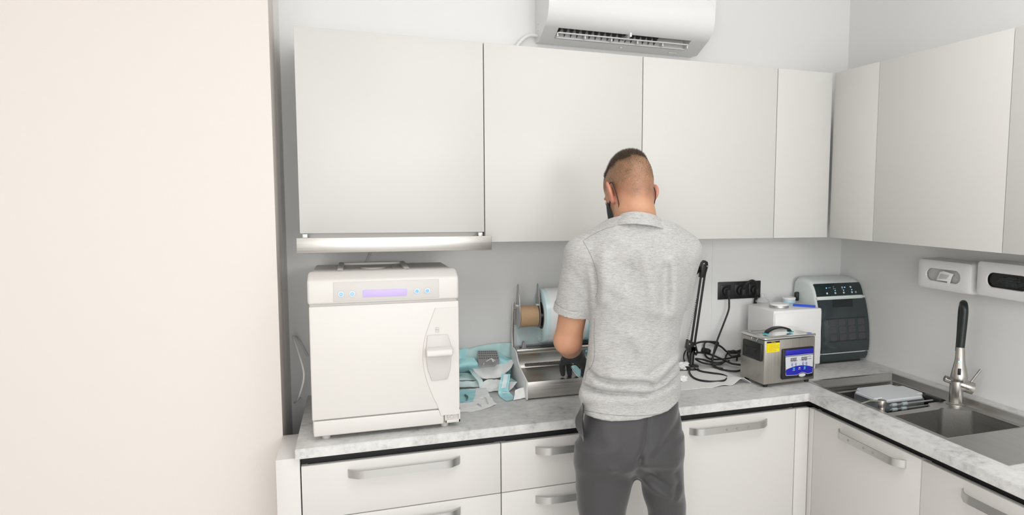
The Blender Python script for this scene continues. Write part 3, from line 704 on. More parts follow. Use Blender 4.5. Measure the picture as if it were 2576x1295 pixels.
# towel under the ultrasonic cleaner
rows = []
c00, c10, c01, c11 = Vector((-1.12, -.398, .9008)), Vector((-.738, -.402, .9008)), Vector((-1.12, -.13, .9008)), Vector((-.745, -.13, .9008))
for j in range(6):
    row = []
    for i in range(10):
        s, t = i/9, j/5; p = c00.lerp(c10, s).lerp(c01.lerp(c11, s), t)
        p.z += .0016+((.026*math.exp(-((s-.90)/.075)**2)+.006*math.exp(-((s-.68)/.05)**2))*math.exp(-(t/.35)**2) if j < 4 else 0)
        row.append(p)
    rows.append(row)
o = sheet('towel', rows, towelm, None, .0016, 2); tag(o, 'white woven towel spread under the cords, its corner ruffled by the ultrasonic cleaner', 'towel')
for k, (px, py, s, lab) in enumerate(((1722, 925, .03, 'crumpled white tissue beside the man on the towel, the farther one'), (1718, 955, .022, 'crumpled white tissue beside the man on the towel, the nearer one'))):
    c = atz(px, py, .905); bm = bmesh.new(); bmesh.ops.create_icosphere(bm, subdivisions=4, radius=1)
    for v in bm.verts:
        n_ = noise.noise(v.co*1.7+Vector((k*5, 0, 0)))*.5+noise.noise(v.co*4+Vector((k*5, 3, 0)))*.22
        v.co *= (1+n_); v.co = Vector((v.co.x*s*1.3, v.co.y*s, max(v.co.z*s*.6, -s*.35)))
    single('tissue', G().bm(bm, Matrix.Translation((c.x-.012, c.y, .9032+s*.35))), tissue, lab, 'tissue', 'crumpled tissues on the towel', loc=(c.x-.012, c.y, .903))

# ================================================================== ULTRASONIC CLEANER
def ultrasonic():
    loc = (-.727, -.478, .9); rz = radians(3.5)
    r = thing('ultrasonic_cleaner', 'small stainless ultrasonic bath with a blue control panel and black side grip', 'ultrasonic cleaner', loc, rz)
    Wd, Dp, z0, z1 = .250, .165, .014, .197
    def L(name, g, m, p=r): return obj(name, g, m, p, local=True)
    g = G(); g.box((0, 0, z0), (Wd, Dp, z1-.006), .0025); L('housing', g, usm)
    for x in (.022, Wd-.022):
        for y in (.02, Dp-.02): L('foot', G().cyl((x, y, .0003), (x, y, z0+.001), .009, .011, n=20), rubber)
    # lid: polished flange with a pressed pan
    g = G(); b = .004
    bm = bmesh.new(); lv = []
    for (ins, z) in ((-.006, z1-.002), (-.006, z1+.004), (-.002, z1+.006), (.018, z1+.006), (.022, z1+.004), (.027, z1-.001), (.034, z1-.003), (.05, z1-.003)):
        ring = []
        rad = .016
        X0, X1, Y0, Y1 = ins, Wd-ins, ins, Dp-ins
        for (cx, cy, a0) in ((X1-rad, Y1-rad, 0), (X0+rad, Y1-rad, 90), (X0+rad, Y0+rad, 180), (X1-rad, Y0+rad, 270)):
            for k in range(5): a = radians(a0+k*22.5); ring.append(bm.verts.new((cx+rad*cos(a), cy+rad*sin(a), z)))
        lv.append(ring)
    for A, B in zip(lv[:-1], lv[1:]):
        for k in range(20): bm.faces.new((A[k], A[(k+1) % 20], B[(k+1) % 20], B[k]))
    bm.faces.new(lv[-1]); bm.faces.new(lv[0][::-1]); L('lid', g.bm(bm), chrome); r.children[-1].data.set_sharp_from_angle(angle=radians(14))
    g = G(); pts = [Vector((.065, .082, z1+.004)), Vector((.075, .082, z1+.014)), Vector((.10, .082, z1+.023)), Vector((.125, .082, z1+.0255)), Vector((.15, .082, z1+.023)), Vector((.175, .082, z1+.014)), Vector((.185, .082, z1+.004))]
    C = catmull(pts, 5); V = []; F = []
    for i, p in enumerate(C):
        t = (C[min(i+1, len(C)-1)]-C[max(i-1, 0)]).normalized(); nn = Vector((-t.z, 0, t.x)); w = .011
        for a, c_ in ((-1, -1), (1, -1), (1, 1), (-1, 1)): V.append(p+Vector((0, w*a, 0))+nn*(.0035*c_))
    for i in range(len(C)-1):
        for k in range(4): k2 = (k+1) % 4; F.append((i*4+k, i*4+k2, (i+1)*4+k2, (i+1)*4+k))
    F += [(0, 1, 2, 3), tuple((len(C)-1)*4+k for k in (3, 2, 1, 0))]
    hd = L('lid_handle', g.add(V, F), darkp)
    for x in (.063, .187): g = G(); g.box((x-.010, .070, z1+.001), (x+.010, .094, z1+.006), .002); L('handle_pad', g, mat('pad_cyan%d' % (x > .1), (.03, .42, .50), .35), hd)
    g = G(); g.box((Wd-.030, .008, z1+.006), (Wd-.010, .024, z1+.0068)); L('lid_sticker', g, mat('sticker_blue', (.05, .12, .55), .4))
    g = G(); g.tube([(-.0015, .045, z1-.004), (-.006, .047, z1-.014), (-.006, .083, z1-.014), (-.0015, .085, z1-.004)], .0016, 8, 1); L('lid_latch', g, hand_m)
    # side grip
    g = G(); g.box((-.010, .012, z1-.092), (.001, .140, z1-.022), .0045, 3); sg = L('side_grip', g, darkp)
    g = G(); g.add([(-.0104, .035, z1-.045), (-.0104, .12, z1-.045), (-.0104, .13, z1-.075), (-.0104, .025, z1-.075), (-.003, .045, z1-.050), (-.003, .110, z1-.050)], [(0, 1, 5, 4), (0, 3, 2, 1)]); 
    g = G(); g.prism([(.030, z1-.044), (.122, z1-.044), (.100, z1-.058), (.118, z1-.080), (.034, z1-.080), (.052, z1-.058)], 0, -.0112, -.0096, .0004, 1); L('grip_recess', g, rubber, sg)
    g = G()
    for k in range(5):
        for y in (.045, .095): g.box((-.0008, y, .05+k*.010), (.001, y+.008, .0510+k*.010)); 
    L('vent', g, seamm)
    # label
    g = G(); g.box((.010, -.0008, z1-.054), (.072, .0005, z1-.010)); lb = L('warning_label', g, yellow)
    g = G(); g.box((.010, -.0011, z1-.017), (.072, -.0007, z1-.010)); L('label_header', g, inkm, lb)
    R = Matrix.Rotation(pi/2, 4, 'X')
    L('label_text', textgeo('Warning', .0058, Matrix.Translation((.041, -.0012, z1-.0135)) @ R), yellow, lb)
    g = G(); random.seed(3)
    for k in range(6):
        z = z1-.0215-k*.0052; g.add([(.013, -.001, z), (.0155, -.001, z), (.0155, -.001, z-.0025), (.013, -.001, z-.0025)], [(0, 1, 2, 3)]); x = .019; e = .066 if k in (1, 2, 3) else .055
        while x < e: w = random.uniform(.002, .006); g.add([(x, -.001, z-.0006), (x+w, -.001, z-.0006), (x+w, -.001, z-.0018), (x, -.001, z-.0018)], [(0, 1, 2, 3)]); x += w+.0009
    L('label_lines', g, mat('label_ink', (.30, .22, .01), .6), lb)
    # control panel
    px0, px1, pz0, pz1 = .083, .238, .028, .152
    g = G(); g.box((px0, -.010, pz0), (px1, .002, pz1), .0045, 3); cp = L('control_panel', g, darkp)
    bx, ex = px0+.012, px1-.005; y = -.0106
    g = G(); g.box((bx-.001, y-.0003, pz1-.028), (ex+.0005, y+.001, pz1-.0055), .0003); L('blue_band', g, bluem, cp)
    g = G(); g.box((bx-.001, y-.0006, pz1-.0292), (ex+.0005, y+.001, pz1-.028)); L('white_rule', g, white_ink, cp)
    poly = [(bx+.004, pz0+.018), (bx, pz1-.034), (bx+.001, pz1-.032), (ex-.002, pz1-.032), (ex, pz1-.034), (ex, pz0+.018)]
    bulge = [(ex-.002, pz0+.0155), (bx+.112, pz0+.013), (bx+.095, pz0+.0195), (bx+.085, pz0+.022), (bx+.075, pz0+.0195), (bx+.058, pz0+.013), (bx+.006, pz0+.0155)]
    g = G(); g.prism(poly+bulge, 1, y-.0006, y+.001); L('grey_plate', g, greyp, cp)
    arc = [(bx+.004+(ex-bx-.004)*t, pz0+.034+.018*sin(pi*(.12+.76*t))) for t in np.linspace(0, 1, 17)]
    arc = [(bx+.003, pz0+.032)]+arc+[(ex-.0012, pz0+.034), (ex-.0012, pz0+.018)]+[(a-(0 if i else .001), b_+.0018) for i, (a, b_) in enumerate(bulge)]
    g = G(); g.prism(arc, 1, y-.0010, y+.0005); L('blue_swoosh', g, bluem, cp)
    g = G(); M = Matrix.Translation((bx+.085, y-.0012, pz0+.0115)) @ Matrix.Rotation(pi/2, 4, 'X') @ Matrix.Diagonal((1.9, .8, 1, 1)); g.lathe([(.009, 0), (.008, .0015), (.0001, .002)], 32, M); L('oval_badge', g, greyp, cp)
    yy = y-.0009
    def T(t, x, z, s, m, nm='panel_text'): L(nm, textgeo(t, s, Matrix.Translation((x, yy-.0002, z)) @ R), m, cp)
    for x in (bx+.032, bx+.047, bx+.086, bx+.101):
        g = G(); g.box((x-.0068, yy-.0006, pz0+.073), (x+.0068, yy+.0006, pz0+.0855)); dg = L('digit_window', g, mat('digit_dark', (.05, .05, .05), .4) if 'digit_dark' not in MATS else MATS['digit_dark'], cp)
        L('digits', textgeo('88', .0125, Matrix.Translation((x, yy-.0008, pz0+.0795)) @ R), mat('digit_grey', (.45, .46, .48), .5) if 'digit_grey' not in MATS else MATS['digit_grey'], dg)
    T('Set °C', bx+.032, pz0+.0695, .0040, inkm); T('Actual °C', bx+.047+.001, pz0+.0697, .0036, inkm); T('Minute', bx+.086, pz0+.0698, .0038, inkm); T('Second', bx+.101, pz0+.0698, .0038, inkm)
    T('Power', bx+.122, pz0+.086, .004, inkm); T('Heating', bx+.122, pz0+.076, .004, inkm)
    g = G()
    for x, z in ((bx+.058, .0735), (bx+.074, .0735), (bx+.113, .086), (bx+.113, .076)): g.cyl((x, yy-.0008, pz0+z), (x, yy+.0005, pz0+z), .0012, n=12)
    L('indicator_dots', g, inkm, cp)
    for x in (bx+.034, bx+.052, bx+.088, bx+.105):
        g = G(); g.box((x-.0042, yy-.0008, pz0+.0545), (x+.0042, yy+.0006, pz0+.0630), .0008); bt = L('button', g, bluem, cp)
        g = G(); g.lathe([(.0018, 0), (.0028, 0), (.0028, .0004), (.0018, .0004)], 16, Matrix.Translation((x, yy-.0008, pz0+.0588)) @ R, caps=False); L('button_symbol', g, white_ink, bt)
        T('SET' if x < bx+.06 else 'TIME', x, pz0+.0515, .0034, inkm)
    g = G(); g.box((bx+.066, yy-.0008, pz0+.0565), (bx+.074, yy+.0006, pz0+.0605), .0015); L('button', g, mat('btn_cyan', (.25, .66, .80), .4), cp)
    for x, mm in ((bx+.042, cyanm), (bx+.070, white_ink), (bx+.096, cyanm)):
        g = G()
        if mm is cyanm: g.lathe([(.0048, 0), (.0046, .0012), (.001, .0014)], 20, Matrix.Translation((x, yy-.0006, pz0+.042)) @ R)
        else: g.box((x-.0042, yy-.0012, pz0+.0415), (x+.0042, yy, pz0+.0445), .001)
        L('button', g, mm, cp)
    for t, x, z in (('ON/OFF', bx+.042, .0345), ('DEGAS', bx+.070, .0370), ('HEAT', bx+.096, .0352)): T(t, x, pz0+z, .0036, white_ink)
ultrasonic()

# ================================================================== WHITE TABLETOP UNIT AND WHAT STANDS ON IT
x0, x1, yf, yb, zt = -.562, -.316, -.290, -.072, 1.172
r = thing('tabletop_unit', 'plain white box-shaped appliance on little feet, between the ultrasonic cleaner and the ice maker', 'appliance', (-.44, -.18, .9))
g = G(); g.box((x0, yf+.004, .922), (x1, yb, zt), .006, 3); obj('casing', g, whitep, r)
g = G(); g.box((x0+.004, yf, .926), (x1-.004, yf+.006, zt-.012), .002); obj('front_door', g, whitep, r)
for x in (x0+.03, x1-.022):
    for y in (yf+.025, yb-.03): obj('foot', G().cyl((x, y, .9003), (x, y, .925), .0095, .0105, n=20, bev=.002), whitep, r)
def onT(px, py): p = atz(px, py, zt); return p
c = onT(*z5(970, 478)); r = thing('round_tin', 'round silver tin with a flat white lid on the white appliance', 'tin', (c.x, c.y, zt))
g = G(); g.cyl((c.x, c.y, zt+.0003), (c.x, c.y, zt+.011), .0425, n=48, bev=.001); obj('tin_body', g, hand_m, r)
g = G(); g.cyl((c.x, c.y, zt+.011), (c.x, c.y, zt+.019), .0435, n=48, bev=.002); obj('lid', g, whitep, r)
c = onT(*z5(1040, 432)); r = thing('round_container', 'pale blue round container with a white cap, behind the silver tin', 'container', (c.x, c.y, zt))
cy = min(c.y, -.105)
g = G(); g.cyl((c.x, cy, zt+.0003), (c.x, cy, zt+.016), .030, n=40, bev=.001); obj('tub', g, tintb, r)
g = G(); g.cyl((c.x, cy, zt+.016), (c.x, cy, zt+.0265), .0315, n=40, bev=.003); obj('cap', g, whitep, r)
c = onT(*z5(820, 430)); c.y = max(c.y, -.15)
g = G(); g.lathe([(.0, 0.0004), (.032, .0004), (.033, .004), (.029, .010), (.016, .020), (.009, .024), (.0085, .030), (.0105, .032), (.0105, .036), (.008, .038), (.0, .038)], 40, Matrix.Translation((c.x, c.y, zt)), caps=False)
single('glass_bottle', g, glassm, 'squat clear glass bottle on the back left of the white appliance', 'bottle', loc=(c.x, c.y, zt))
a, b = onT(*z5(1098, 465)), onT(*z5(1298, 480)); b.x = min(b.x, x1-.002)
d = (b-a).normalized(); s = Vector((-d.y, d.x, 0))
g = G(); P = [a+s*.008, b+s*.004, b-s*.003, a-s*.006]; g.add([p+Vector((0, 0, h)) for h in (.0004, .010) for p in P], [(0, 1, 2, 3), (7, 6, 5, 4), (0, 4, 5, 1), (1, 5, 6, 2), (2, 6, 7, 3), (3, 7, 4, 0)])
single('blue_clip', g, royal, 'royal blue plastic clip bar on the right of the white appliance', 'clip', loc=tuple((a+b)/2))
# ================================================================== ICE MAKER
def icemaker():
    x0, x1 = -.284, -.014
    r = thing('ice_maker', 'pale rounded countertop ice maker with dark smoked front, in the corner', 'ice maker', (-.15, -.12, .9))
    def rounded(g2, prof, xa, xb, rad=.035, yb=None):
        """front-to-back profile extruded in x, edges toward the flanks rounded by scaling"""
        N = 7
        bm = bmesh.new(); rings = []
        cy = sum(p[0] for p in prof)/len(prof); 
        for k in range(N+1):
            a = pi/2*k/N; rings.append((xa+rad*(1-sin(a)), rad*(1-cos(a))))
        return rings
    prof = [(-.010, .912), (-.222, .912), (-.236, .935), (-.243, .98), (-.241, 1.04), (-.232, 1.10), (-.215, 1.16), (-.199, 1.203), (-.183, 1.240), (-.165, 1.262), (-.14, 1.276), (-.09, 1.285), (-.045, 1.283), (-.015, 1.262), (-.010, 1.20)]
    g = G(); g.prism(prof, 0, x0, x1, .022, 5); obj('shell', g, icew, r)
    # front pieces follow the same profile, slightly proud
    def strip(z0, z1, off, th, xa, xb, bev=.0):
        P = [p for p in catmull([(0, y, z) for y, z in prof[1:11]], 8)]
        P = [(p.y, p.z) for p in P if z0 <= p.z <= z1]
        out = []
        inn = []
        for i, (y, z) in enumerate(P):
            a_, b_ = P[max(i-1, 0)], P[min(i+1, len(P)-1)]; t = Vector((b_[0]-a_[0], b_[1]-a_[1])).normalized(); nn = Vector((-t.y, t.x)); 
            if nn.x > 0: nn = -nn
            out.append((y+nn.x*(off+th), z+nn.y*(off+th))); inn.append((y-nn.x*.001*0+nn.x*off, z+nn.y*off))
        g2 = G(); g2.prism(out+inn[::-1], 0, xa, xb, bev); return g2, out
    g, _ = strip(.953, 1.196, -.004, .0075, x0+.004, x1-.002, .0012); dr = obj('smoked_door', g, icedoor, r)
    g, _ = strip(.913, .950, -.004, .006, x0+.006, x1-.003, .0012); obj('lower_front', g, icedoor, r)
    g, _ = strip(1.208, 1.262, -.004, .0065, x0+.006, x1-.008, .0012); cp = obj('control_panel', g, iced, r)
    g, _ = strip(1.198, 1.206, -.004, .0075, x0+.002, x1-.002, .0008); obj('trim_strip', g, icew, r)
    # point on the front surface at photo pixel
    bv = BVHTree.FromPolygons([Vector(v)+ORG[cp.name] for v in [x.co for x in cp.data.vertices]], [tuple(p.vertices) for p in cp.data.polygons])
    bd = BVHTree.FromPolygons([Vector(v)+ORG[dr.name] for v in [x.co for x in dr.data.vertices]], [tuple(p.vertices) for p in dr.data.polygons])
    def hit(b_, px, py):
        d = aty(px, py, -.2)-Vector(CAM); q = b_.ray_cast(Vector(CAM), d.normalized()); return q[0], q[1]
    def place(px, py, b_=bv):
        p, n_ = hit(b_, px, py)
        if p is None: return None
        if n_.y > 0: n_ = -n_
        X = Vector((1, 0, 0)); Z = n_; Y = Z.cross(X).normalized(); X = Y.cross(Z)
        M = Matrix((X, Y, Z)).transposed().to_4x4(); M.translation = p; return M
    for i, (x, y) in enumerate(((1405, 352), (1480, 348), (1556, 344), (1630, 340))):
        M = place(*z5(x, y)); 
        if M is None: continue
        g = G(); g.box((-.0042, -.0042, -.001), (.0042, .0042, .0012), .0012, 2, M=M); bt = obj('button', g, mat('ice_button%d' % i, (.72, .76, .78), .35), cp)
        obj('button_number', textgeo(str(i+1), .0062, M @ Matrix.Translation((0, 0, .0014))), mat('ice_ink%d' % i, (.25, .28, .3), .5), bt)
        if i: M = place(*z5(x-3, y-22)); g = G(); g.cyl((0, 0, -.0005), (0, 0, .0014), .0020, n=14); g.v = [tuple(M @ Vector(v)) for v in g.v]; obj('status_light', g, ledb, cp)
    for (x, y) in ((1397, 304), (1563, 296)):
        M = place(*z5(x, y)); g = G(); g.cyl((0, 0, -.0005), (0, 0, .0014), .0024, n=14); g.v = [tuple(M @ Vector(v)) for v in g.v]; obj('status_light', g, ledb, cp)
    M = place(*z5(1616, 293)); g = G(); g.box((-.0042, -.0042, -.001), (.0042, .0042, .0012), .0012, 2, M=M); obj('button', g, MATS['ice_button0'], cp)
    g = G()
    for x, y in ((1541, 297), (1664, 339)):
        M = place(*z5(x, y)); 
        for a_, b_ in (((-.004, -.004), (.004, -.0034)), ((-.004, .0034), (.004, .004)), ((-.004, -.004), (-.0034, .004)), ((.0034, -.004), (.004, .004))): g.box((*a_, -.0003), (*b_, .0006), M=M)
        g.box((-.0015, -.0015, -.0003), (.0015, .0015, .0006), M=M)
    obj('outline_symbols', g, white_ink, cp)
    M = place(*z5(1412, 302)); obj('panel_text', textgeo('POWER', .0036, M @ Matrix.Translation((.002, 0, .0005)), align='LEFT'), white_ink, cp)
    for t, x, y in (('Full', 1455, 290), ('Ice', 1455, 300), ('Add water', 1455, 311)): M = place(*z5(x, y)); obj('panel_text', textgeo('- '+t, .0036, M @ Matrix.Translation((0, 0, .0005)), align='LEFT'), white_ink, cp)
    M = place(*z5(1541, 311)); obj('panel_text', textgeo('Lock', .003, M @ Matrix.Translation((0, 0, .0005))), white_ink, cp)
    # window notch at the door's top
    def quad(nm, pts, m, th, par):
        P = [hit(bd, *z5(*p))[0] for p in pts]
        P = [p for p in P if p is not None]
        if len(P) < 3: return None
        n_ = (P[1]-P[0]).cross(P[2]-P[0]).normalized()
        if n_.y > 0: n_ = -n_
        g2 = G(); k = len(P); g2.add([p+n_*th for p in P]+[p-n_*.0005 for p in P], [tuple(range(k)), tuple(range(2*k-1, k-1, -1))]+[(i, (i+1) % k, k+(i+1) % k, k+i) for i in range(k)])
        return obj(nm, g2, m, par)
    quad('door_recess', [(1450, 408), (1632, 400), (1638, 470), (1455, 478)], mat('recess_dark', (.012, .016, .017), .4), .0009, dr)
    quad('door_catch', [(1490, 402), (1566, 398), (1566, 412), (1490, 416)], iced, .0025, dr)
    # the mould tray seen through the smoked door: frame and three rows of four hollows
    quad('tray_frame', [(1395, 582), (1750, 558), (1768, 770), (1420, 797)], mat('tray_dark', (.018, .02, .022), .5), .0006, dr)
    def lerp2(s, t):
        A = Vector((1402, 590, 0)).lerp(Vector((1748, 566, 0)), s); B = Vector((1424, 790, 0)).lerp(Vector((1764, 764, 0)), s); return tuple(A.lerp(B, t))[:2]
    for c_ in range(4):
        for rw in range(3):
            s0, s1 = (c_+.14)/4, (c_+.86)/4; t0, t1 = (rw+.06)/3, (rw+.94)/3; e = .035; f_ = .05
            quad('ice_hollow', [lerp2(s0+e, t0), lerp2(s1-e, t0), lerp2(s1, t0+f_), lerp2(s1, t1-f_), lerp2(s1-e, t1), lerp2(s0+e, t1), lerp2(s0, t1-f_), lerp2(s0, t0+f_)], icecell, .0012, dr)
    g = G(); g.box((x0+.02, -.21, .9003), (x1-.02, -.03, .913)); obj('foot_plinth', g, rubber, r)
icemaker()
c = aty(*z5(1165, 420), -.06)
single('black_item', G().prism([(c.x-.03, 1.172), (c.x+.042, 1.172), (c.x+.036, 1.190), (c.x+.018, 1.205), (c.x-.012, 1.214), (c.x-.03, 1.212)], 1, -.068, -.045, .006, 3), darkp, 'curved black plastic item behind the pale blue round container', 'item')  # unidentified curved black item, only its shape is known

# ================================================================== SINK
def basin(g, poly, z0, z1, th=.0012, fl=True, rad=.018):
    """thin sheet-metal basin: rounded outline, walls and floor with real thickness"""
    def rnd(P, r_):
        out = []; n = len(P)
        for i in range(n):
            a, b, c_ = Vector(P[i-1]), Vector(P[i]), Vector(P[(i+1) % n]); u, v = (a-b).normalized(), (c_-b).normalized()
            for t in np.linspace(0, 1, 6): p = b+u*r_*(1-t)**2+v*r_*t**2; out.append((p.x, p.y))
        return out
    Pn = rnd(poly, rad); n = len(Pn); cx = sum(p[0] for p in Pn)/n; cy = sum(p[1] for p in Pn)/n
    O = [(cx+(x-cx)*(1+th*8), cy+(y-cy)*(1+th*8)) for x, y in Pn]
    vs = [(x, y, z0) for x, y in Pn]+[(x, y, z1) for x, y in Pn]+[(x, y, z0) for x, y in O]+[(x, y, z1-th) for x, y in O]
    F = []
    for i in range(n):
        j = (i+1) % n; F += [(i, j, n+j, n+i), (2*n+i, 3*n+i, 3*n+j, 2*n+j), (i, 2*n+i, 2*n+j, j)]
    if fl: F += [tuple(n+i for i in range(n)), tuple(3*n+i for i in reversed(range(n)))]
    else: F += [(n+i, n+(i+1) % n, 3*n+(i+1) % n, 3*n+i) for i in range(n)]
    g.add(vs, F); return Pn
def plate(g, outer, holes, z, th=.0012):
    loops = [[Vector((x, y, 0)) for x, y in L] for L in [outer]+holes]; tris = tessellate_polygon(loops)
    flat = [p for L in loops for p in L]; n = len(flat)
    fs = [tuple(t) for t in tris]+[tuple(i+n for i in reversed(t)) for t in tris]; b = 0
    for L in loops:
        m_ = len(L); fs += [(b+i, b+(i+1) % m_, n+b+(i+1) % m_, n+b+i) for i in range(m_)]; b += m_
    g.add([(p.x, p.y, z) for p in flat]+[(p.x, p.y, z-th) for p in flat], fs)
DZ = .880
def sink():
    r = thing('sink', 'stainless steel double sink with drainboard set into the worktop on the right', 'sink', (-.28, -.95, .9))
    out = [(-.499, -.443), (-.503, -1.408), (-.055, -1.40), (-.055, -.443)]
    A = [(-.486, -.457), (-.486, -1.175), (-.068, -1.175), (-.068, -.457)]; A2 = [(-.482, -.482), (-.482, -1.170), (-.090, -1.170), (-.090, -.482)]
    g = G(); n = len(A); vs = [(x, y, .9015) for x, y in A]+[(x, y, DZ) for x, y in A2]+[(x*1.0, y, .9003) for x, y in A]+[(x, y, DZ-.0012) for x, y in A2]
    cx, cy = -.28, -.82
    vs = vs[:8]+[(cx+(x-cx)*1.006, cy+(y-cy)*1.004, z) for x, y, z in vs[8:]]
    g.add(vs, [(i, (i+1) % 4, 4+(i+1) % 4, 4+i) for i in range(4)]+[(8+i, 12+i, 12+(i+1) % 4, 8+(i+1) % 4) for i in range(4)]+[(i, 8+i, 8+(i+1) % 4, (i+1) % 4) for i in range(4)]+[(4+i, 4+(i+1) % 4, 12+(i+1) % 4, 12+i) for i in range(4)])
    obj('upper_step', g, steel_s, r)
    g = G(); plate(g, out, [A], .9018, .0016); obj('rim', g, steel_s, r)
    B1 = [(-.474, -.500), (-.474, -.848), (-.225, -.838), (-.205, -.800), (-.105, -.800), (-.105, -.500)]
    B2 = [(-.470, -.884), (-.470, -1.160), (-.112, -1.160), (-.115, -.930), (-.198, -.862), (-.226, -.876)]
    g = G(); P1 = basin(g, B1, DZ, .74, rad=.014); b1 = obj('far_bowl', g, steel_s, r)
    g = G(); P2 = basin(g, B2, DZ, .69, rad=.012); b2 = obj('near_bowl', g, steel_s, r)
    g = G(); plate(g, A2, [P1, P2], DZ+.0002, .0014); obj('deck', g, steel_s, r)
    g = G(); g.box((-.474, -.520, .862), (-.105, -.512, .866), .0015); obj('bowl_ledge', g, steel_s, b1)
    for b_, (x, y, z) in ((b1, (-.30, -.66, .7405)), (b2, (-.29, -1.03, .6905))):
        g = G(); g.lathe([(.040, 0), (.042, .002), (.036, .003), (.030, .001), (.0, .001)], 32, Matrix.Translation((x, y, z)), caps=False); obj('drain', g, chrome, b_)
    g = G(); g.box((-.499, -1.1765, .9018), (-.058, -1.1745, .9028), .0004); obj('drainboard_lip', g, steel_s, r)
z6 = lambda x, y: (1980+x*.3204, 880+y*.3204)
sink()
# ------------------------------------------------------------------ colander with the grey tub
def tub():
    x0, x1, y1, y0, zt = -.378, -.135, -.562, -.742, .890
    r = thing('storage_tub', 'grey plastic tub with a frosted white lid sitting in the far sink bowl', 'tub', ((x0+x1)/2, (y0+y1)/2, .83))
    g = G(); g.box((x0+.012, y0+.010, .832), (x1-.012, y1-.010, zt-.012), .010, 3); obj('tub_body', g, contm, r)
    bm = bmesh.new(); bmesh.ops.create_cube(bm, size=1)
    for v in bm.verts: v.co = Vector(((x0+x1)/2+v.co.x*(x1-x0), (y0+y1)/2+v.co.y*(y1-y0), zt-.007+v.co.z*.014))
    bmesh.ops.bevel(bm, geom=[e for e in bm.edges if abs(e.verts[0].co.z-e.verts[1].co.z) > .01], offset=.034, segments=8, affect='EDGES')
    bmesh.ops.bevel(bm, geom=[e for e in bm.edges if e.calc_face_angle(0) > .8], offset=.004, segments=3, affect='EDGES')
    obj('lid', G().bm(bm), lidm, r)
    r = thing('dish_rack', 'black and steel rail rack across the far sink bowl, beside the grey tub', 'rack', (-.3, -.78, .86))
    cs = mat('clear_sleeve', (.34, .40, .42), .2)
    for (a, b, z) in (((800, 436), (1125, 388), .884), ((805, 472), (1120, 438), .868)):
        p, q = atz(*z6(*a), z), atz(*z6(*b), z); q.y = p.y
        g = G(); g.tube([p, q], .0034, 10, 1); rd = obj('rail', g, hand_m, r)
        for t in (.06, .30): c0 = p.lerp(q, t-.05*0); d = (q-p).normalized(); obj('sleeve', G().cyl(c0, c0+d*.022, .0068, n=18, bev=.001), cs, rd)
    e = atz(*z6(1140, 372), .884); g = G(); g.box((e.x-.010, p.y-.012, .846), (e.x+.012, p.y+.075, .890), .004); obj('end_block', g, darkp, r)
    g = G(); g.box((p.x-.01, p.y+.002, .846), (e.x-.010, p.y+.012, .862), .002); obj('base_rail', g, darkp, r)
    g = G(); g.tube([(-.470, -.548, .872), (-.12, -.548, .872)], .003, 10, 1); obj('rail', g, hand_m, r)
tub()
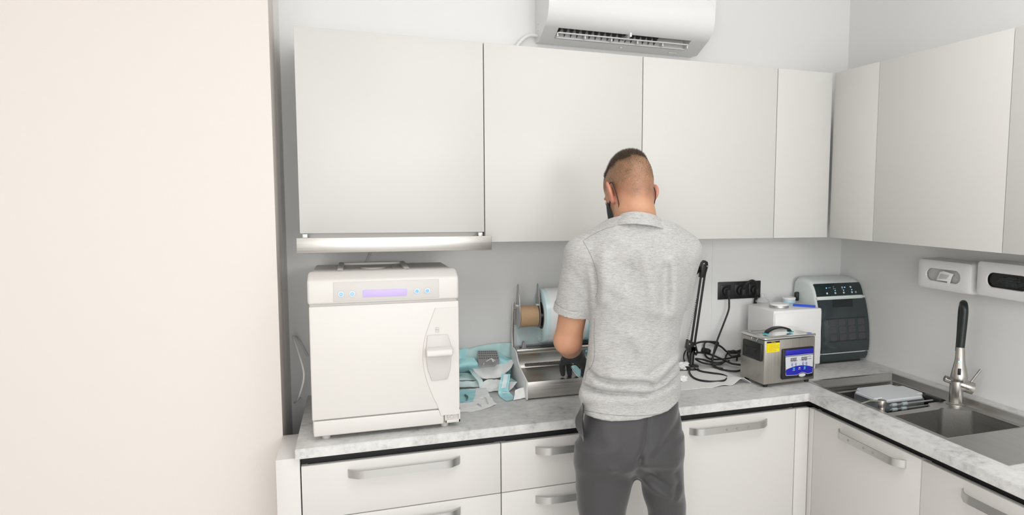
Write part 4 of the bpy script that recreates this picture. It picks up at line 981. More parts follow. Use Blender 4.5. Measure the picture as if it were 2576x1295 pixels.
# ------------------------------------------------------------------ faucet
def faucet():
    b = atz(2405, 1016, DZ); b = Vector((b.x-.002, b.y, DZ+.0004)); F = b.y
    r = thing('faucet', 'brushed steel kitchen faucet with a black flexible neck and side lever', 'faucet', b)
    Xp = lambda px, py: aty(px, py, F)
    g = G(); g.lathe([(.034, 0), (.034, .003), (.027, .006), (.0255, .008)], 40, Matrix.Translation(b), caps=True); obj('base_ring', g, steel_f, r)
    topz = Xp(2400, 958).z
    g = G(); g.cyl(b+Vector((0, 0, .004)), Vector((b.x, b.y, topz+.02)), .0245, n=40, bev=.002); obj('column', g, steel_f, r)
    z1 = Xp(2412, 962).z
    c = Vector((b.x, b.y, z1))
    # valve body lying across, lever end toward the viewer's right
    e = aty(2449, 978, F-.035); w = aty(2376, 951, F+.02)
    g = G(); g.cyl(c, e, .0225, n=36, bev=.002); vb = obj('valve_body', g, steel_f, r)
    d = (e-c).normalized(); g = G(); q = c.lerp(e, .48); g.cyl(q-d*.0006, q+d*.0006, .0229, n=36); obj('valve_seam', g, seamm, vb)
    tip = aty(2467, 930, F-.03); st = c.lerp(e, .80)+Vector((0, 0, .018)); g = G(); g.tube([st, tip], .0048, 12, 1); obj('lever', g, steel_f, vb)
    g = G(); g.cyl(c, w, .012, n=24, bev=.002); obj('side_knob', g, steel_f, r)
    # rear riser and neck loop, coming forward into the spray head
    rz = c.z
    dirv = Vector((-.62, -.78, 0)).normalized()
    hb = Vector((b.x, b.y, 0))+dirv*.042
    def up(px, py): return aty(px, py, F).z
    zn = up(2411, 880); 
    g = G(); g.lathe([(.019, 0), (.0195, .02), (.016, .05), (.0125, .078), (.0105, .10), (.0105, zn-rz)], 36, Matrix.Translation((b.x, b.y, rz)), caps=True); obj('riser', g, steel_f, r)
    z_top = up(2422, 752); z_hose = up(2407, 870)
    # black neck: narrow tall arch
    A = Vector((b.x+.004, b.y, zn-.005)); B = hb.copy(); B.z = z_hose
    mid = (A+B)/2
    pts = [A, A+Vector((.002, 0, .05)), Vector((A.x+.003, A.y, z_top-.055)), Vector((A.x+.002, A.y-.004, z_top-.026)), Vector((mid.x+.006, mid.y, z_top-.0150)), Vector((B.x+.011, B.y+.003, z_top-.028)), Vector((B.x+.009, B.y, z_top-.058)), Vector((B.x+.004, B.y, z_hose+.05)), B]
    g = G(); g.tube(pts, .0142, 20, 8); obj('flexible_neck', g, hosem, r)
    # spray head
    zb = up(2398, 966)+.004; hN = z_hose-zb; off = B-Vector((0, 0, 0)); axis = Vector((-.10, -.10, -1)).normalized()
    M = Matrix.Translation(B) @ axis.to_track_quat('Z', 'Y').to_matrix().to_4x4()
    g = G(); g.lathe([(.0145, -.002), (.0152, 0), (.0172, .036), (.0175, .037), (.0172, .039), (.0190, .052), (.0255, .080), (.0300, .104), (.0295, .120), (.026, .125), (.0, .121)], 40, M, caps=False); sh = obj('spray_head', g, steel_f, r)
    n0 = (Vector(CAM)-B); n0.z = 0; n0.normalize(); s0 = n0.cross(Vector((0, 0, 1)))
    p = B+axis*.084+n0*.0262
    g = G(); g.box((-.0058, -.0025, -.014), (.0058, .004, .014), .002, 3, M=Matrix((s0, n0, Vector((0, 0, 1)))).transposed().to_4x4()); g.v = [tuple(Vector(v)+p) for v in g.v]; obj('spray_button', g, darkp, sh)
    p = B+axis*.048+n0*.0180
    R_ = n0.to_track_quat('Z', 'Y').to_matrix().to_4x4()
    g = G(); g.lathe([(.0055, -.001), (.0055, .0012), (.0, .0014)], 28, Matrix.Translation(p) @ R_, caps=False); bd = obj('light_badge', g, mat('badge_white', (.75, .85, .9), .4), sh)
    g = G(); g.lathe([(.0030, .001), (.0026, .0020), (.0, .0022)], 20, Matrix.Translation(p) @ R_, caps=False); obj('water_drop_mark', g, ledc, bd)
faucet()
def soap():
    b = atz(*z6(765, 478), .884); b.z = DZ+.0004; b.x = -.452
    r = thing('soap_dispenser', 'small steel soap pump with a thin spout at the front rim of the sink', 'soap dispenser', b)
    g = G(); g.cyl(b, b+Vector((0, 0, .020)), .013, .0115, n=28, bev=.001); obj('collar', g, steel_f, r)
    g = G(); g.cyl(b+Vector((0, 0, .018)), b+Vector((0, 0, .046)), .0145, n=32, bev=.002); obj('pump_head', g, steel_f, r)
    h = b+Vector((0, 0, .040)); e = aty(*z6(585, 418), b.y-.0); e = Vector((e.x, b.y+.0, e.z))
    m1 = h.lerp(e, .6)+Vector((0, 0, .006)); g = G(); g.tube([h, h.lerp(e, .3)+Vector((0, 0, .003)), m1, e], .0042, 12, 6, taper=lambda t: 1-.35*t); obj('spout', g, steel_f, r)
soap()

# ================================================================== WALL DISPENSERS
def dispenser(y1, y0, z0, z1, label, dark):
    """white wall box with an oval opening; y1 is the far end, y0 the near end"""
    xf = -.100; cy, cz = (y0+y1)/2, (z0+z1)/2
    r = thing('glove_dispenser', label, 'dispenser', (0, cy, z0), group='white dispensers on the right wall')
    # shell: back ring -> front ring -> oval hole, with inner pocket
    def rr(hy, hz, rad, n=8, cz_=cz, cy_=cy):
        P = []
        for (sy, sz, a0) in ((1, 1, 0), (-1, 1, 90), (-1, -1, 180), (1, -1, 270)):
            for k in range(n): a = radians(a0+90*k/(n-1)); P.append((cy_+sy*(hy-rad)+rad*cos(a), cz_+sz*(hz-rad)+rad*sin(a)))
        return P
    hy, hz = (y1-y0)/2, (z1-z0)/2
    rings = [(-.001, rr(hy, hz, .012)), (xf*.80, rr(hy-.001, hz-.0005, .012)), (xf*.95, rr(hy-.004, hz-.003, .014)), (xf, rr(hy-.012, hz-.010, .016)), (xf-.0015, rr(hy*.72, hz*.55, .030)), (xf-.001, rr(hy*.64, hz*.43, .0265)), (xf+.004, rr(hy*.62, hz*.40, .0245))]
    V = [(x, y, z) for x, P in rings for y, z in P]; n = 32; Fc = [(i*n+k, i*n+(k+1) % n, (i+1)*n+(k+1) % n, (i+1)*n+k) for i in range(len(rings)-1) for k in range(n)]
    Fc.append(tuple(range(n)))
    g = G().add(V, Fc); obj('shell', g, acm if 0 else whitep, r, 40)
    inner = rr(hy*.70, hz*.55, .028); g = G(); g.prism(inner, 0, xf+.010, xf+.014); ob = obj('box_inside', g, darkp if dark else dotmesh, r)
    if dark:
        pts = []; g = G(); bm = bmesh.new(); bmesh.ops.create_icosphere(bm, subdivisions=5, radius=1)
        for v in bm.verts:
            q = v.co.copy(); n_ = noise.noise(q*2.2)*.3+noise.noise(q*5.5)*.25; q *= 1+n_; v.co = Vector((xf+.010+q.x*.010, cy-.012+q.y*.052, cz-.001+q.z*.017))
        obj('black_gloves', G().bm(bm), mat('crumpled_black', (.02, .024, .024), .3), ob)
        g = G(); g.box((xf+.003, cy-.092, cz-.008), (xf+.009, cy-.080, cz+.010)); obj('card_flap', g, whitep, ob)
    else:
        q = [(cy+.028, cz-.020), (cy+.012, cz+.014), (cy-.006, cz+.019), (cy-.052, cz+.013), (cy-.038, cz-.012), (cy-.030, cz-.020)]
        g = G(); g.prism(q, 0, xf-.004, xf+.004, .002); fl = obj('tissue_tab', g, tissue, ob)
        q2 = [(cy+.016, cz-.012), (cy+.006, cz+.007), (cy-.038, cz+.006), (cy-.024, cz-.010)]
        g = G(); g.prism(q2, 0, xf-.006, xf-.003, .001); obj('label_window', g, mat('tab_grey', (.55, .56, .55), .5), fl)
        g = G(); g.prism([(cy-.038, cz+.008), (cy-.046, cz+.006), (cy-.036, cz-.026), (cy-.024, cz-.026)], 0, xf-.003, xf+.003, .001); obj('tissue_edge', g, tissue, ob)
    return r
XF = -.1
p = [atx(x, y, XF) for x, y in ((2308, 643), (2306, 722), (2438, 668), (2432, 741), (2458, 657), (2454, 741))]
z0, z1 = (p[1].z+p[3].z)/2, (p[0].z+p[2].z)/2
dispenser(p[0].y, p[2].y-.012, z0, z1, 'white wall dispenser with a white tissue tab in its oval opening', False)
dispenser(p[4].y+.004, p[4].y-.262, p[5].z-.002, p[4].z+.004, 'white wall dispenser full of crumpled black gloves, at the right edge of the photo', True)

# ================================================================== STERILISATION POUCHES
def zp(X, Y, z=None, y=None):
    px, py = 1150+X*.16992, 840+Y*.16992
    if y is not None: return aty(px, py, y)
    p = atz(px, py, z)
    if p.y > -.012: p = aty(px, py, -.012)
    return p
def pouch(label, rows, filmrows=None, back=None, fm=None, crinkle=.0034, seed=0, extra=None):
    P = [[zp(a, b, c_) if not isinstance(c_, tuple) else zp(a, b, None, c_[0]) for a, b, c_ in r_] for r_ in rows]
    base = min((q for r_ in P for q in r_), key=lambda q: q.z); r = thing('sterilisation_pouch', label, 'pouch', (base.x, base.y, max(.9, base.z-.002)), group='sterilisation pouches piled beside the sealer')
    sheet('paper_side' if back is None or back is paper else 'film_side', P, back or paper, r, .0008, 2, crinkle, seed)
    if filmrows:
        Q = [[zp(a, b, c_) if not isinstance(c_, tuple) else zp(a, b, None, c_[0]) for a, b, c_ in r_] for r_ in filmrows]
        sheet('film_side' if back is None else 'paper_side', Q, fm or film, r, .0005, 2, crinkle, seed+3)
    return r
Y_ = lambda v: (v,)
pouch('large pale teal film pouch leaning on the wall behind the pile', [[(-60, 240, Y_(-.016)), (150, 212, Y_(-.016)), (420, 165, Y_(-.016)), (640, 135, Y_(-.018)), (800, 128, Y_(-.02))], [(-60, 420, Y_(-.03)), (150, 420, Y_(-.035)), (420, 400, Y_(-.035)), (640, 390, Y_(-.03)), (800, 400, Y_(-.03))], [(-60, 600, .906), (150, 600, .906), (420, 600, .906), (640, 600, .906), (800, 600, .906)]], back=mat('teal_film_back', (.62, .90, .90), .25, Alpha=.75), crinkle=.002)
pouch('narrow teal pouch standing upright against the steriliser', [[(-90, 250, Y_(-.09)), (40, 222, Y_(-.09)), (125, 195, Y_(-.10))], [(-80, 350, Y_(-.10)), (45, 340, Y_(-.10)), (132, 330, Y_(-.11))], [(-80, 480, Y_(-.11)), (40, 470, Y_(-.11)), (115, 400, Y_(-.12))]], back=film, seed=2)
pouch('clear teal pouch crumpled behind the white ones at the left', [[(-60, 400, Y_(-.10)), (120, 340, Y_(-.10)), (250, 350, Y_(-.10))], [(-60, 520, Y_(-.14)), (140, 470, Y_(-.13)), (320, 470, Y_(-.12))], [(-60, 600, .93), (140, 580, .93), (360, 560, .93)]], back=mat('teal_film_b', (.50, .88, .92), .2, Alpha=.80), seed=4, crinkle=.004)
pouch('teal film pouch folded behind the cassette at the right', [[(590, 270, Y_(-.05)), (700, 330, Y_(-.05)), (830, 375, Y_(-.06))], [(620, 400, Y_(-.08)), (740, 440, Y_(-.08)), (800, 470, Y_(-.09))], [(650, 560, .93), (740, 590, .93), (790, 600, .93)]], back=MATS['teal_film_b'], seed=5, crinkle=.004)
# metal instrument cassette wrapped in film
c0, c1 = zp(310, 400, None, -.12), zp(625, 395, None, -.12); t0, t1 = zp(300, 258, None, -.07), zp(590, 255, None, -.07)
r = thing('instrument_cassette', 'grey steel instrument cassette wrapped in clear film on the pouch pile', 'cassette', ((c0.x+c1.x)/2, -.1, .93))
g = G(); cm = mat('cassette_grey', (.42, .42, .43), .35, .6)
vs = [c0, c1, t1, t0]; n_ = (c1-c0).cross(t0-c0).normalized(); n_ = n_ if n_.y < 0 else -n_
g.add([p+n_*.004 for p in vs]+[p-n_*.018 for p in vs], [(0, 1, 2, 3), (7, 6, 5, 4), (0, 4, 5, 1), (1, 5, 6, 2), (2, 6, 7, 3), (3, 7, 4, 0)]); bx = obj('cassette_body', g, cm, r)
g = G()
for s in np.linspace(.08, .92, 9):
    for t in (.2, .45, .7, .9):
        p = c0.lerp(c1, s).lerp(t0.lerp(t1, s), t)+n_*.0045; d1 = (c1-c0)*.03; d2 = (t0-c0)*.05; g.add([p-d1-d2, p+d1-d2, p+d1+d2, p-d1+d2], [(0, 1, 2, 3)])
obj('cassette_slots', g, grille, bx)
f0, f1 = zp(320, 465, None, -.14), zp(560, 455, None, -.14); g = G(); g.add([p for p in (f0, f1, c1+n_*.004, c0+n_*.004)]+[p-n_*.01 for p in (f0, f1, c1, c0)], [(0, 1, 2, 3), (7, 6, 5, 4), (0, 4, 5, 1), (1, 5, 6, 2), (3, 7, 4, 0)]); obj('cassette_front', g, cm, r)
g = G()
for a, b in (((430, 405), (505, 360)), ((505, 360), (565, 395)), ((515, 362), (530, 412)), ((505, 362), (545, 410)), ((390, 450), (400, 430))): p, q = zp(*a, None, -.146), zp(*b, None, -.146); g.tube([p, q], .0011, 6, 1)
obj('film_glints', g, tissue, r)
pouch('pale green-white pouch second from the bottom at the left of the pile', [[(-60, 600, .945), (60, 572, .95), (230, 600, .945), (300, 640, .94)], [(-60, 650, .935), (60, 640, .94), (230, 670, .93), (360, 690, .925)], [(-60, 690, .93), (60, 685, .93), (220, 690, .925), (370, 705, .922)]], back=mat('pale_green_paper', (.66, .82, .80), .6), seed=7)
pouch('large white paper pouch with a turned-up end, topmost on the pile', [[(95, 425, .985), (200, 492, .978), (330, 468, .98), (440, 425, .985), (650, 412, .985), (870, 370, 1.0)], [(190, 490, .975), (250, 540, .968), (340, 540, .965), (450, 520, .965), (640, 520, .965), (790, 500, .975)], [(240, 560, .955), (300, 620, .945), (350, 656, .935), (480, 660, .932), (640, 645, .935), (720, 580, .95)]], seed=8, crinkle=.003)
pouch('pale strip of paper pouch crossing diagonally over the pile', [[(92, 428, .988), (140, 405, .99)], [(170, 530, .968), (205, 500, .97)], [(255, 640, .95), (300, 610, .953)], [(310, 700, .938), (380, 690, .94)], [(330, 790, .92), (375, 760, .925)]], back=mat('pale_mint_paper', (.72, .85, .85), .6), seed=9, crinkle=.001)
pouch('teal and white pouch under the large white one, at its right end', [[(760, 560, .95), (790, 640, .94), (885, 705, .935)], [(770, 640, .935), (790, 690, .93), (860, 730, .925)]], [[(780, 705, .93), (885, 708, .936)], [(775, 840, .906), (800, 820, .908)]], back=MATS['teal_film_b'], fm=paper, seed=10)
pouch('pale mint pouch lying flat at the left under the strip', [[(-60, 700, .93), (60, 700, .93), (200, 705, .93), (350, 705, .928)], [(-60, 750, .92), (60, 745, .92), (200, 750, .92), (330, 770, .918)], [(-60, 790, .915), (60, 780, .915), (180, 780, .915), (300, 785, .912)]], back=MATS['pale_mint_paper'], seed=11)
pouch('white paper pouch lying low across the middle of the pile', [[(340, 740, .925), (460, 672, .935), (560, 668, .936), (650, 680, .93), (790, 745, .92)], [(330, 790, .915), (450, 760, .92), (560, 760, .92), (660, 770, .915), (790, 800, .91)], [(325, 815, .908), (470, 855, .904), (560, 850, .904), (660, 848, .904), (780, 832, .905)]], seed=12)
pouch('bent narrow teal pouch with a white window, curling onto the worktop', [[(655, 590, .975), (720, 592, .975), (790, 597, .975)], [(640, 700, .955), (700, 700, .955), (775, 700, .955)], [(618, 800, .93), (690, 800, .93), (755, 800, .93)], [(612, 880, .910), (690, 870, .912), (780, 870, .912)], [(650, 940, .9025), (720, 930, .904), (830, 915, .906)], [(730, 992, .9018), (770, 985, .902), (830, 965, .903)]],
      [[(690, 600, .978), (755, 602, .978)], [(675, 700, .958), (742, 702, .958)], [(650, 800, .933), (722, 800, .933)]], back=film, fm=MATS['pale_mint_paper'], seed=13, crinkle=.0008)
pouch('small curled piece of white pouch paper touching the sealer', [[(855, 832, .93), (930, 800, .935), (1000, 790, .936)], [(850, 900, .915), (930, 880, .92), (1015, 870, .92)], [(832, 975, .9025), (930, 965, .903), (1010, 940, .904)]], seed=14, crinkle=.003)
pouch('front pouch of blue film and white paper holding small instruments', [[(-60, 830, .915), (60, 820, .915), (180, 812, .914), (310, 800, .914), (432, 790, .916)], [(-60, 950, .906), (60, 950, .906), (200, 950, .906), (340, 930, .906), (480, 900, .908)], [(-60, 1080, .903), (60, 1080, .903), (220, 1060, .903), (380, 1030, .903), (540, 990, .905)], [(-60, 1165, .902), (60, 1155, .902), (200, 1145, .902), (350, 1120, .902), (585, 1040, .903)]],
      [[(-60, 840, .919), (60, 828, .919), (180, 825, .918), (282, 828, .917)], [(-60, 930, .912), (60, 920, .912), (180, 915, .912), (265, 900, .912)], [(-60, 1035, .908), (60, 1010, .908), (180, 1000, .908), (240, 985, .908)]], seed=15, crinkle=.0026)
g = G(); g.tube([zp(345, 945, .912), zp(420, 945, .912), (zp(440, 985, .909)), zp(462, 1035, .908)], .0014, 8, 4); single('dental_probe', g, chrome, 'thin bent steel probe lying on the front pouch', 'instrument')
g = G(); g.tube([zp(305, 1038, .908), zp(335, 1052, .908), zp(362, 1074, .906)], .0028, 10, 4, taper=lambda t: 1-.6*t); single('dental_tip', g, chrome, 'small steel tip at the front edge of the front pouch', 'instrument')
g = G(); g.tube([zp(120, 905, .918), zp(155, 930, .917), zp(140, 975, .914)], .004, 10, 4, taper=lambda t: 1-.4*t); single('dental_burr', g, mat('burr_grey', (.20, .24, .25), .4, .6), 'dark little instrument under the blue film of the front pouch', 'instrument')
g = G(); a, b = zp(670, 870, .9175), zp(745, 868, .9175); g.tube([a, b], .0028, 8, 1); g2 = single('dental_file', g, hand_m, 'short grey file inside the bent teal pouch', 'instrument')

# ================================================================== THE MAN
PO = Vector((-1.436, -.85, 0)); PHI = atan2(PO.x-CAM[0], PO.y-CAM[1])
PU = Vector((cos(PHI), -sin(PHI), 0)); PD = Vector((sin(PHI), cos(PHI), 0))
def loc(p): q = Vector(p)-PO; return np.array((q.dot(PU), q.dot(PD), q.z))
def pz(px, py, v=0):
    """(u, z) in the man's frame of a photo pixel, on the upright plane v behind his axis"""
    d = CF + CR*((px-PCX)/FPX) - CU*((py-PCY)/FPX); o = Vector(CAM); t = (v+(PO-o).dot(PD))/d.dot(PD); p = o+d*t
    return (p-PO).dot(PU), p.z
man = thing('person', 'man in a light grey polo and dark trousers, back to the camera, head bowed', 'person', PO, -PHI)
def fit_rows(rows, k=5):
    P = [np.array(r_, float) for r_ in rows]; out = []
    for i in range(len(P)-1):
        p0, p1, p2, p3 = P[max(i-1, 0)], P[i], P[i+1], P[min(i+2, len(P)-1)]
        for j in range(k): t = j/k; out.append(.5*((2*p1)+(p2-p0)*t+(2*p0-5*p1+4*p2-p3)*t*t+(3*p1-p0-3*p2+p3)*t**3))
    out.append(P[-1]); return out
def tolocal_obj(name, V, F, m, angle=180, parent=None):
    g2 = G(); g2.v = [tuple(v) for v in V]; g2.f = F; g2.mi = [0]*len(F)
    o = obj(name, g2, m, parent or man, angle=angle, local=True); return o
# ---- head frame
def rot(ax, a):
    c, s = cos(a), sin(a)
    return np.array({'x': [[1, 0, 0], [0, c, -s], [0, s, c]], 'y': [[c, 0, s], [0, 1, 0], [-s, 0, c]], 'z': [[c, -s, 0], [s, c, 0], [0, 0, 1]]}[ax])
HM = rot('z', radians(30)) @ rot('y', radians(1.5)) @ rot('x', radians(-24)); H0 = np.array((-.013, .035, 1.656))
def hl(P): return (P-H0) @ HM
def hw(p): return H0 + HM @ np.array(p, float)
def d_head(P):
    Q = hl(P)
    d = d_ell(Q, (0, -.014, .047), (.0635, .090, .086))
    d = smin(d, d_ell(Q, (0, .035, .045), (.060, .060, .064)), .016)
    d = smin(d, d_ell(Q, (0, -.045, .015), (.050, .050, .058)), .014)       # occiput
    d = smin(d, d_ell(Q, (0, .035, -.030), (.055, .056, .070)), .020)      # face
    d = smin(d, d_ell(Q, (0, .058, -.080), (.042, .036, .034)), .03)       # jaw
    d = smin(d, d_ell(Q, (0, .085, -.098), (.018, .014, .014)), .02)       # chin
    d = smin(d, d_cone(Q, (0, .090, .012), (0, .112, -.024), .008, .0125), .012)   # nose
    d = smin(d, d_ell(Q, (0, .086, .024), (.045, .012, .009)), .014)       # brow
    for s in (-1, 1):
        d = smax(d, -d_ell(Q, (s*.030, .098, .008), (.016, .012, .011)), .010)
        d = smin(d, d_ell(Q, (s*.030, .083, .008), (.0125, .012, .011)), .003)
    d = smin(d, d_ell(Q, (0, .089, -.058), (.024, .008, .006)), .008)
    return d
def d_ears(P):
    Q = hl(P); d = None
    for s in (-1, 1):
        M = rot('z', s*radians(28)) @ rot('x', radians(12)) @ rot('y', s*radians(8))
        e = d_ell(Q, (s*.0775+.0035, -.008, .010), (.0075, .0200, .0285), M)
        e = smin(e, d_ell(Q, (s*.069+.003, .000, -.017), (.007, .011, .013), M), .010)
        e = smax(e, -d_ell(Q, (s*.0855+.0035, -.002, .010), (.006, .011, .017), M), .005)
        d = e if d is None else np.minimum(d, e)
    return d
def d_neck(P): return smin(d_cone(P, (.012, -.02, 1.50), (.002, .012, 1.645), .066, .0520), d_cone(P, (.004, .0, 1.60), (-.008, .045, 1.64), .050, .046), .03)
# ---- torso, shared by skin and shirt
TA = radians(17)
L_SH, L_EL = np.array((-.150, -.045, 1.478)), np.array((-.199, .000, 1.213))
wr = loc(aty(1437, 880, -.455)); L_WR = wr
R_SH, R_EL = np.array((.153, .050, 1.482)), np.array((.104, .135, 1.205)); R_WR = np.array((-.02, .33, 1.06))
T_ROWS = [(1.61, -.052, .085, -.070, .075), (1.585, -.062, .097, -.078, .085), (1.565, -.085, .122, -.086, .09), (1.545, -.110, .150, -.088, .10), (1.52, -.135, .170, -.098, .108), (1.48, -.150, .184, -.108, .118), (1.42, -.152, .180, -.114, .125),
          (1.34, -.138, .170, -.112, .122), (1.29, -.130, .158, -.104, .116), (1.22, -.133, .146, -.098, .110), (1.155, -.140, .144, -.096, .108), (1.095, -.152, .150, -.100, .110), (1.06, -.161, .154, -.104, .112), (1.03, -.156, .152, -.104, .112), (.98, -.151, .155, -.106, .112), (.94, -.150, .157, -.106, .112)]
T_FIT = fit_rows(T_ROWS)
def body_sdf(P):
    inn = [(r_[0], r_[1]+.026, r_[2]-.026, r_[3]+.028, r_[4]-.026) for r_ in T_FIT if r_[0] < 1.56]
    d = d_loft(P, inn, TA, 2.3)
    d = smin(d, d_neck(P), .03); d = smin(d, d_cone(P, (-.06, -.02, 1.53), L_SH, .045, .045), .03); d = smin(d, d_cone(P, (.07, .02, 1.53), R_SH, .045, .045), .03)
    d = smin(d, d_head(P), .022); d = smin(d, d_ears(P), .004)
    for S_, E_, W_, hd in ((L_SH, L_EL, L_WR, LH), (R_SH, R_EL, R_WR, RH)):
        d = smin(d, d_cone(P, S_, E_, .046, .0415), .02)
        a = d_cone(P, E_, W_*.62+E_*.38, .043, .036); a = smin(a, d_cone(P, W_*.62+E_*.38, W_, .036, .0265), .02)
        el = E_+np.array((-.012 if S_[0] < 0 else .010, -.020, -.006)); a = smin(a, d_ell(P, el, (.022, .022, .024)), .02)
        d = smin(d, a, .012)
        d = smin(d, hand_sdf(P, hd, -.0012), .006)
    return d
def hand_sdf(P, hd, off=0):
    d = None
    for a, b, ra, rb in hd['palm']:
        x = d_cone(P, a, b, ra, rb); d = x if d is None else smin(d, x, .012)
    for ch in hd['fingers']:
        f = None
        for (a, ra), (b, rb) in zip(ch[:-1], ch[1:]):
            x = d_cone(P, a, b, ra, rb); f = x if f is None else smin(f, x, .003)
        d = smin(d, f, .0045)
    return d-off
def pt(px, py, y): return loc(aty(px, py, y))
LH = dict(palm=[(L_WR, pt(1424, 905, -.385), .027, .017), (L_WR, pt(1442, 900, -.380), .027, .019), (L_WR, pt(1458, 896, -.385), .027, .019), (pt(1450, 893, -.43), pt(1464, 912, -.40), .024, .017)],
          fingers=[[(pt(1420, 905, -.385), .0125), (pt(1414, 918, -.345), .0095), (pt(1415, 931, -.328), .0088), (pt(1416, 941, -.322), .0072)],
                   [(pt(1433, 902, -.380), .0125), (pt(1431, 913, -.335), .0100), (pt(1432, 929, -.318), .0092), (pt(1433, 941, -.314), .0076)],
                   [(pt(1446, 900, -.380), .0125), (pt(1449, 908, -.335), .0100), (pt(1453, 922, -.318), .0092), (pt(1453, 935, -.318), .0076)],
                   [(pt(1460, 897, -.385), .0125), (pt(1468, 905, -.345), .0100), (pt(1473, 918, -.325), .0092), (pt(1473, 932, -.325), .0076)],
                   [(pt(1463, 903, -.420), .0135), (pt(1470, 918, -.410), .0115), (pt(1470, 932, -.395), .0105), (pt(1467, 942, -.380), .0085)]])
def rpt(x, y, z): return np.array((x, y, z))
rw = R_WR
RH = dict(palm=[(rw, rw+rpt(-.035, .055, -.012), .026, .018), (rw, rw+rpt(-.012, .062, -.014), .026, .018), (rw, rw+rpt(.010, .060, -.018), .026, .017)],
          fingers=[[(rw+rpt(-.038+.018*i, .055+.006*min(i, 2), -.014), .0115), (rw+rpt(-.045+.020*i, .085+.006*min(i, 2), -.024), .0095), (rw+rpt(-.045+.020*i, .100, -.045), .0088), (rw+rpt(-.042+.018*i, .098, -.063+.004*i), .0072)] for i in range(4)]
          + [[(rw+rpt(-.028, .012, -.010), .0135), (rw+rpt(-.052, .035, -.028), .0115), (rw+rpt(-.055, .060, -.045), .0085)]])
skin = mat('skin', (.60, .33, .21), .5, Subsurface_Weight=.12, Subsurface_Radius=(.02, .007, .004), Subsurface_Scale=.5)
def _skin():
    n, l, b = nodes(skin)
    base = ramp(skin, noise_n(skin, 14, 5), [(.3, (.41, .20, .115)), (.7, (.52, .28, .17))])
    at_ = n.new('ShaderNodeAttribute'); at_.attribute_name = 'stubble'
    at2 = n.new('ShaderNodeAttribute'); at2.attribute_name = 'flush'
    st = ramp(skin, noise_n(skin, 420, 3, rough=.7), [(.40, (.085, .048, .026)), (.62, (.30, .17, .09))])
    mx = n.new('ShaderNodeMix'); mx.data_type = 'RGBA'; l.new(at2.outputs['Fac'], mx.inputs['Factor']); l.new(base, mx.inputs['A']); mx.inputs['B'].default_value = (.50, .21, .145, 1)
    big = noise_n(skin, 40, 5, rough=.6)
    mu = n.new('ShaderNodeMath'); mu.operation = 'MULTIPLY_ADD'; mu.inputs[1].default_value = 1.1; l.new(big, mu.inputs[0]); mu.inputs[2].default_value = -.55
    ad = n.new('ShaderNodeMath'); ad.operation = 'ADD'; ad.use_clamp = True; l.new(at_.outputs['Fac'], ad.inputs[0])
    m3 = n.new('ShaderNodeMath'); m3.operation = 'MULTIPLY'; l.new(mu.outputs[0], m3.inputs[0]); l.new(at_.outputs['Fac'], m3.inputs[1]); l.new(m3.outputs[0], ad.inputs[1])
    mx2 = n.new('ShaderNodeMix'); mx2.data_type = 'RGBA'; l.new(ad.outputs[0], mx2.inputs['Factor']); l.new(mx.outputs['Result'], mx2.inputs['A']); l.new(st, mx2.inputs['B'])
    l.new(mx2.outputs['Result'], b.inputs['Base Color']); bump(skin, noise_n(skin, 350, 3), .12, .0008)
_skin()
BV, BF = surfnet(body_sdf, (-.30, -.17, .955), (.28, .50, 1.82), .0036)
body = tolocal_obj('body', BV, BF, skin)
Q = hl(BV); sm = lambda a, b, x: np.clip((x-a)/(b-a), 0, 1)**2*(3-2*np.clip((x-a)/(b-a), 0, 1))
wob = np.array([noise.noise(Vector(v)*28) for v in BV])*.012+np.array([noise.noise(Vector(v)*70) for v in BV])*.006
# hairline: cropped hair over the crown and flanks, fading out at the nape
isneck = (BV[:, 2] > 1.50) & (np.abs(Q[:, 0]) < .12)
low = -.046+.030*sm(.035, .060, np.abs(Q[:, 0]))          # lower limit, higher beside the ears
front = sm(.070, .045, Q[:, 1]-.25*(Q[:, 2]-.05))
stub = sm(0, .035, Q[:, 2]+wob-low)*front*isneck
side = (np.abs(Q[:, 0]) > .05) & (Q[:, 1] > -.015)
stub = np.where(side, sm(.024, .046, Q[:, 2]+wob)*front*isneck, stub)
stub *= .60+.16*sm(.0, .05, Q[:, 2]+wob*1.5)+.28*sm(-.016, .012, Q[:, 2]-.095-.05*Q[:, 0]+wob)
beard = sm(.012, -.012, Q[:, 2])*sm(.000, .02, Q[:, 1])*sm(-.13, -.10, Q[:, 2])*.5*isneck
stub = np.maximum(stub, beard)
ears_d = d_ears(BV); stub = np.where(ears_d < .003, 0, stub)
fl = np.where(ears_d < .003, .75, 0)+.85*np.exp(-((BV[:, 0]-L_EL[0])**2+(BV[:, 1]-L_EL[1])**2+(BV[:, 2]-L_EL[2])**2)/.035**2)*.6+.45*np.exp(-((Q[:, 2]-.005)/.03)**2)*(Q[:, 1] < 0)*isneck
for nm, arr in (('stubble', stub), ('flush', np.clip(fl, 0, 1))):
    at_ = body.data.attributes.new(nm, 'FLOAT', 'POINT'); at_.data.foreach_set('value', arr.astype(np.float32))
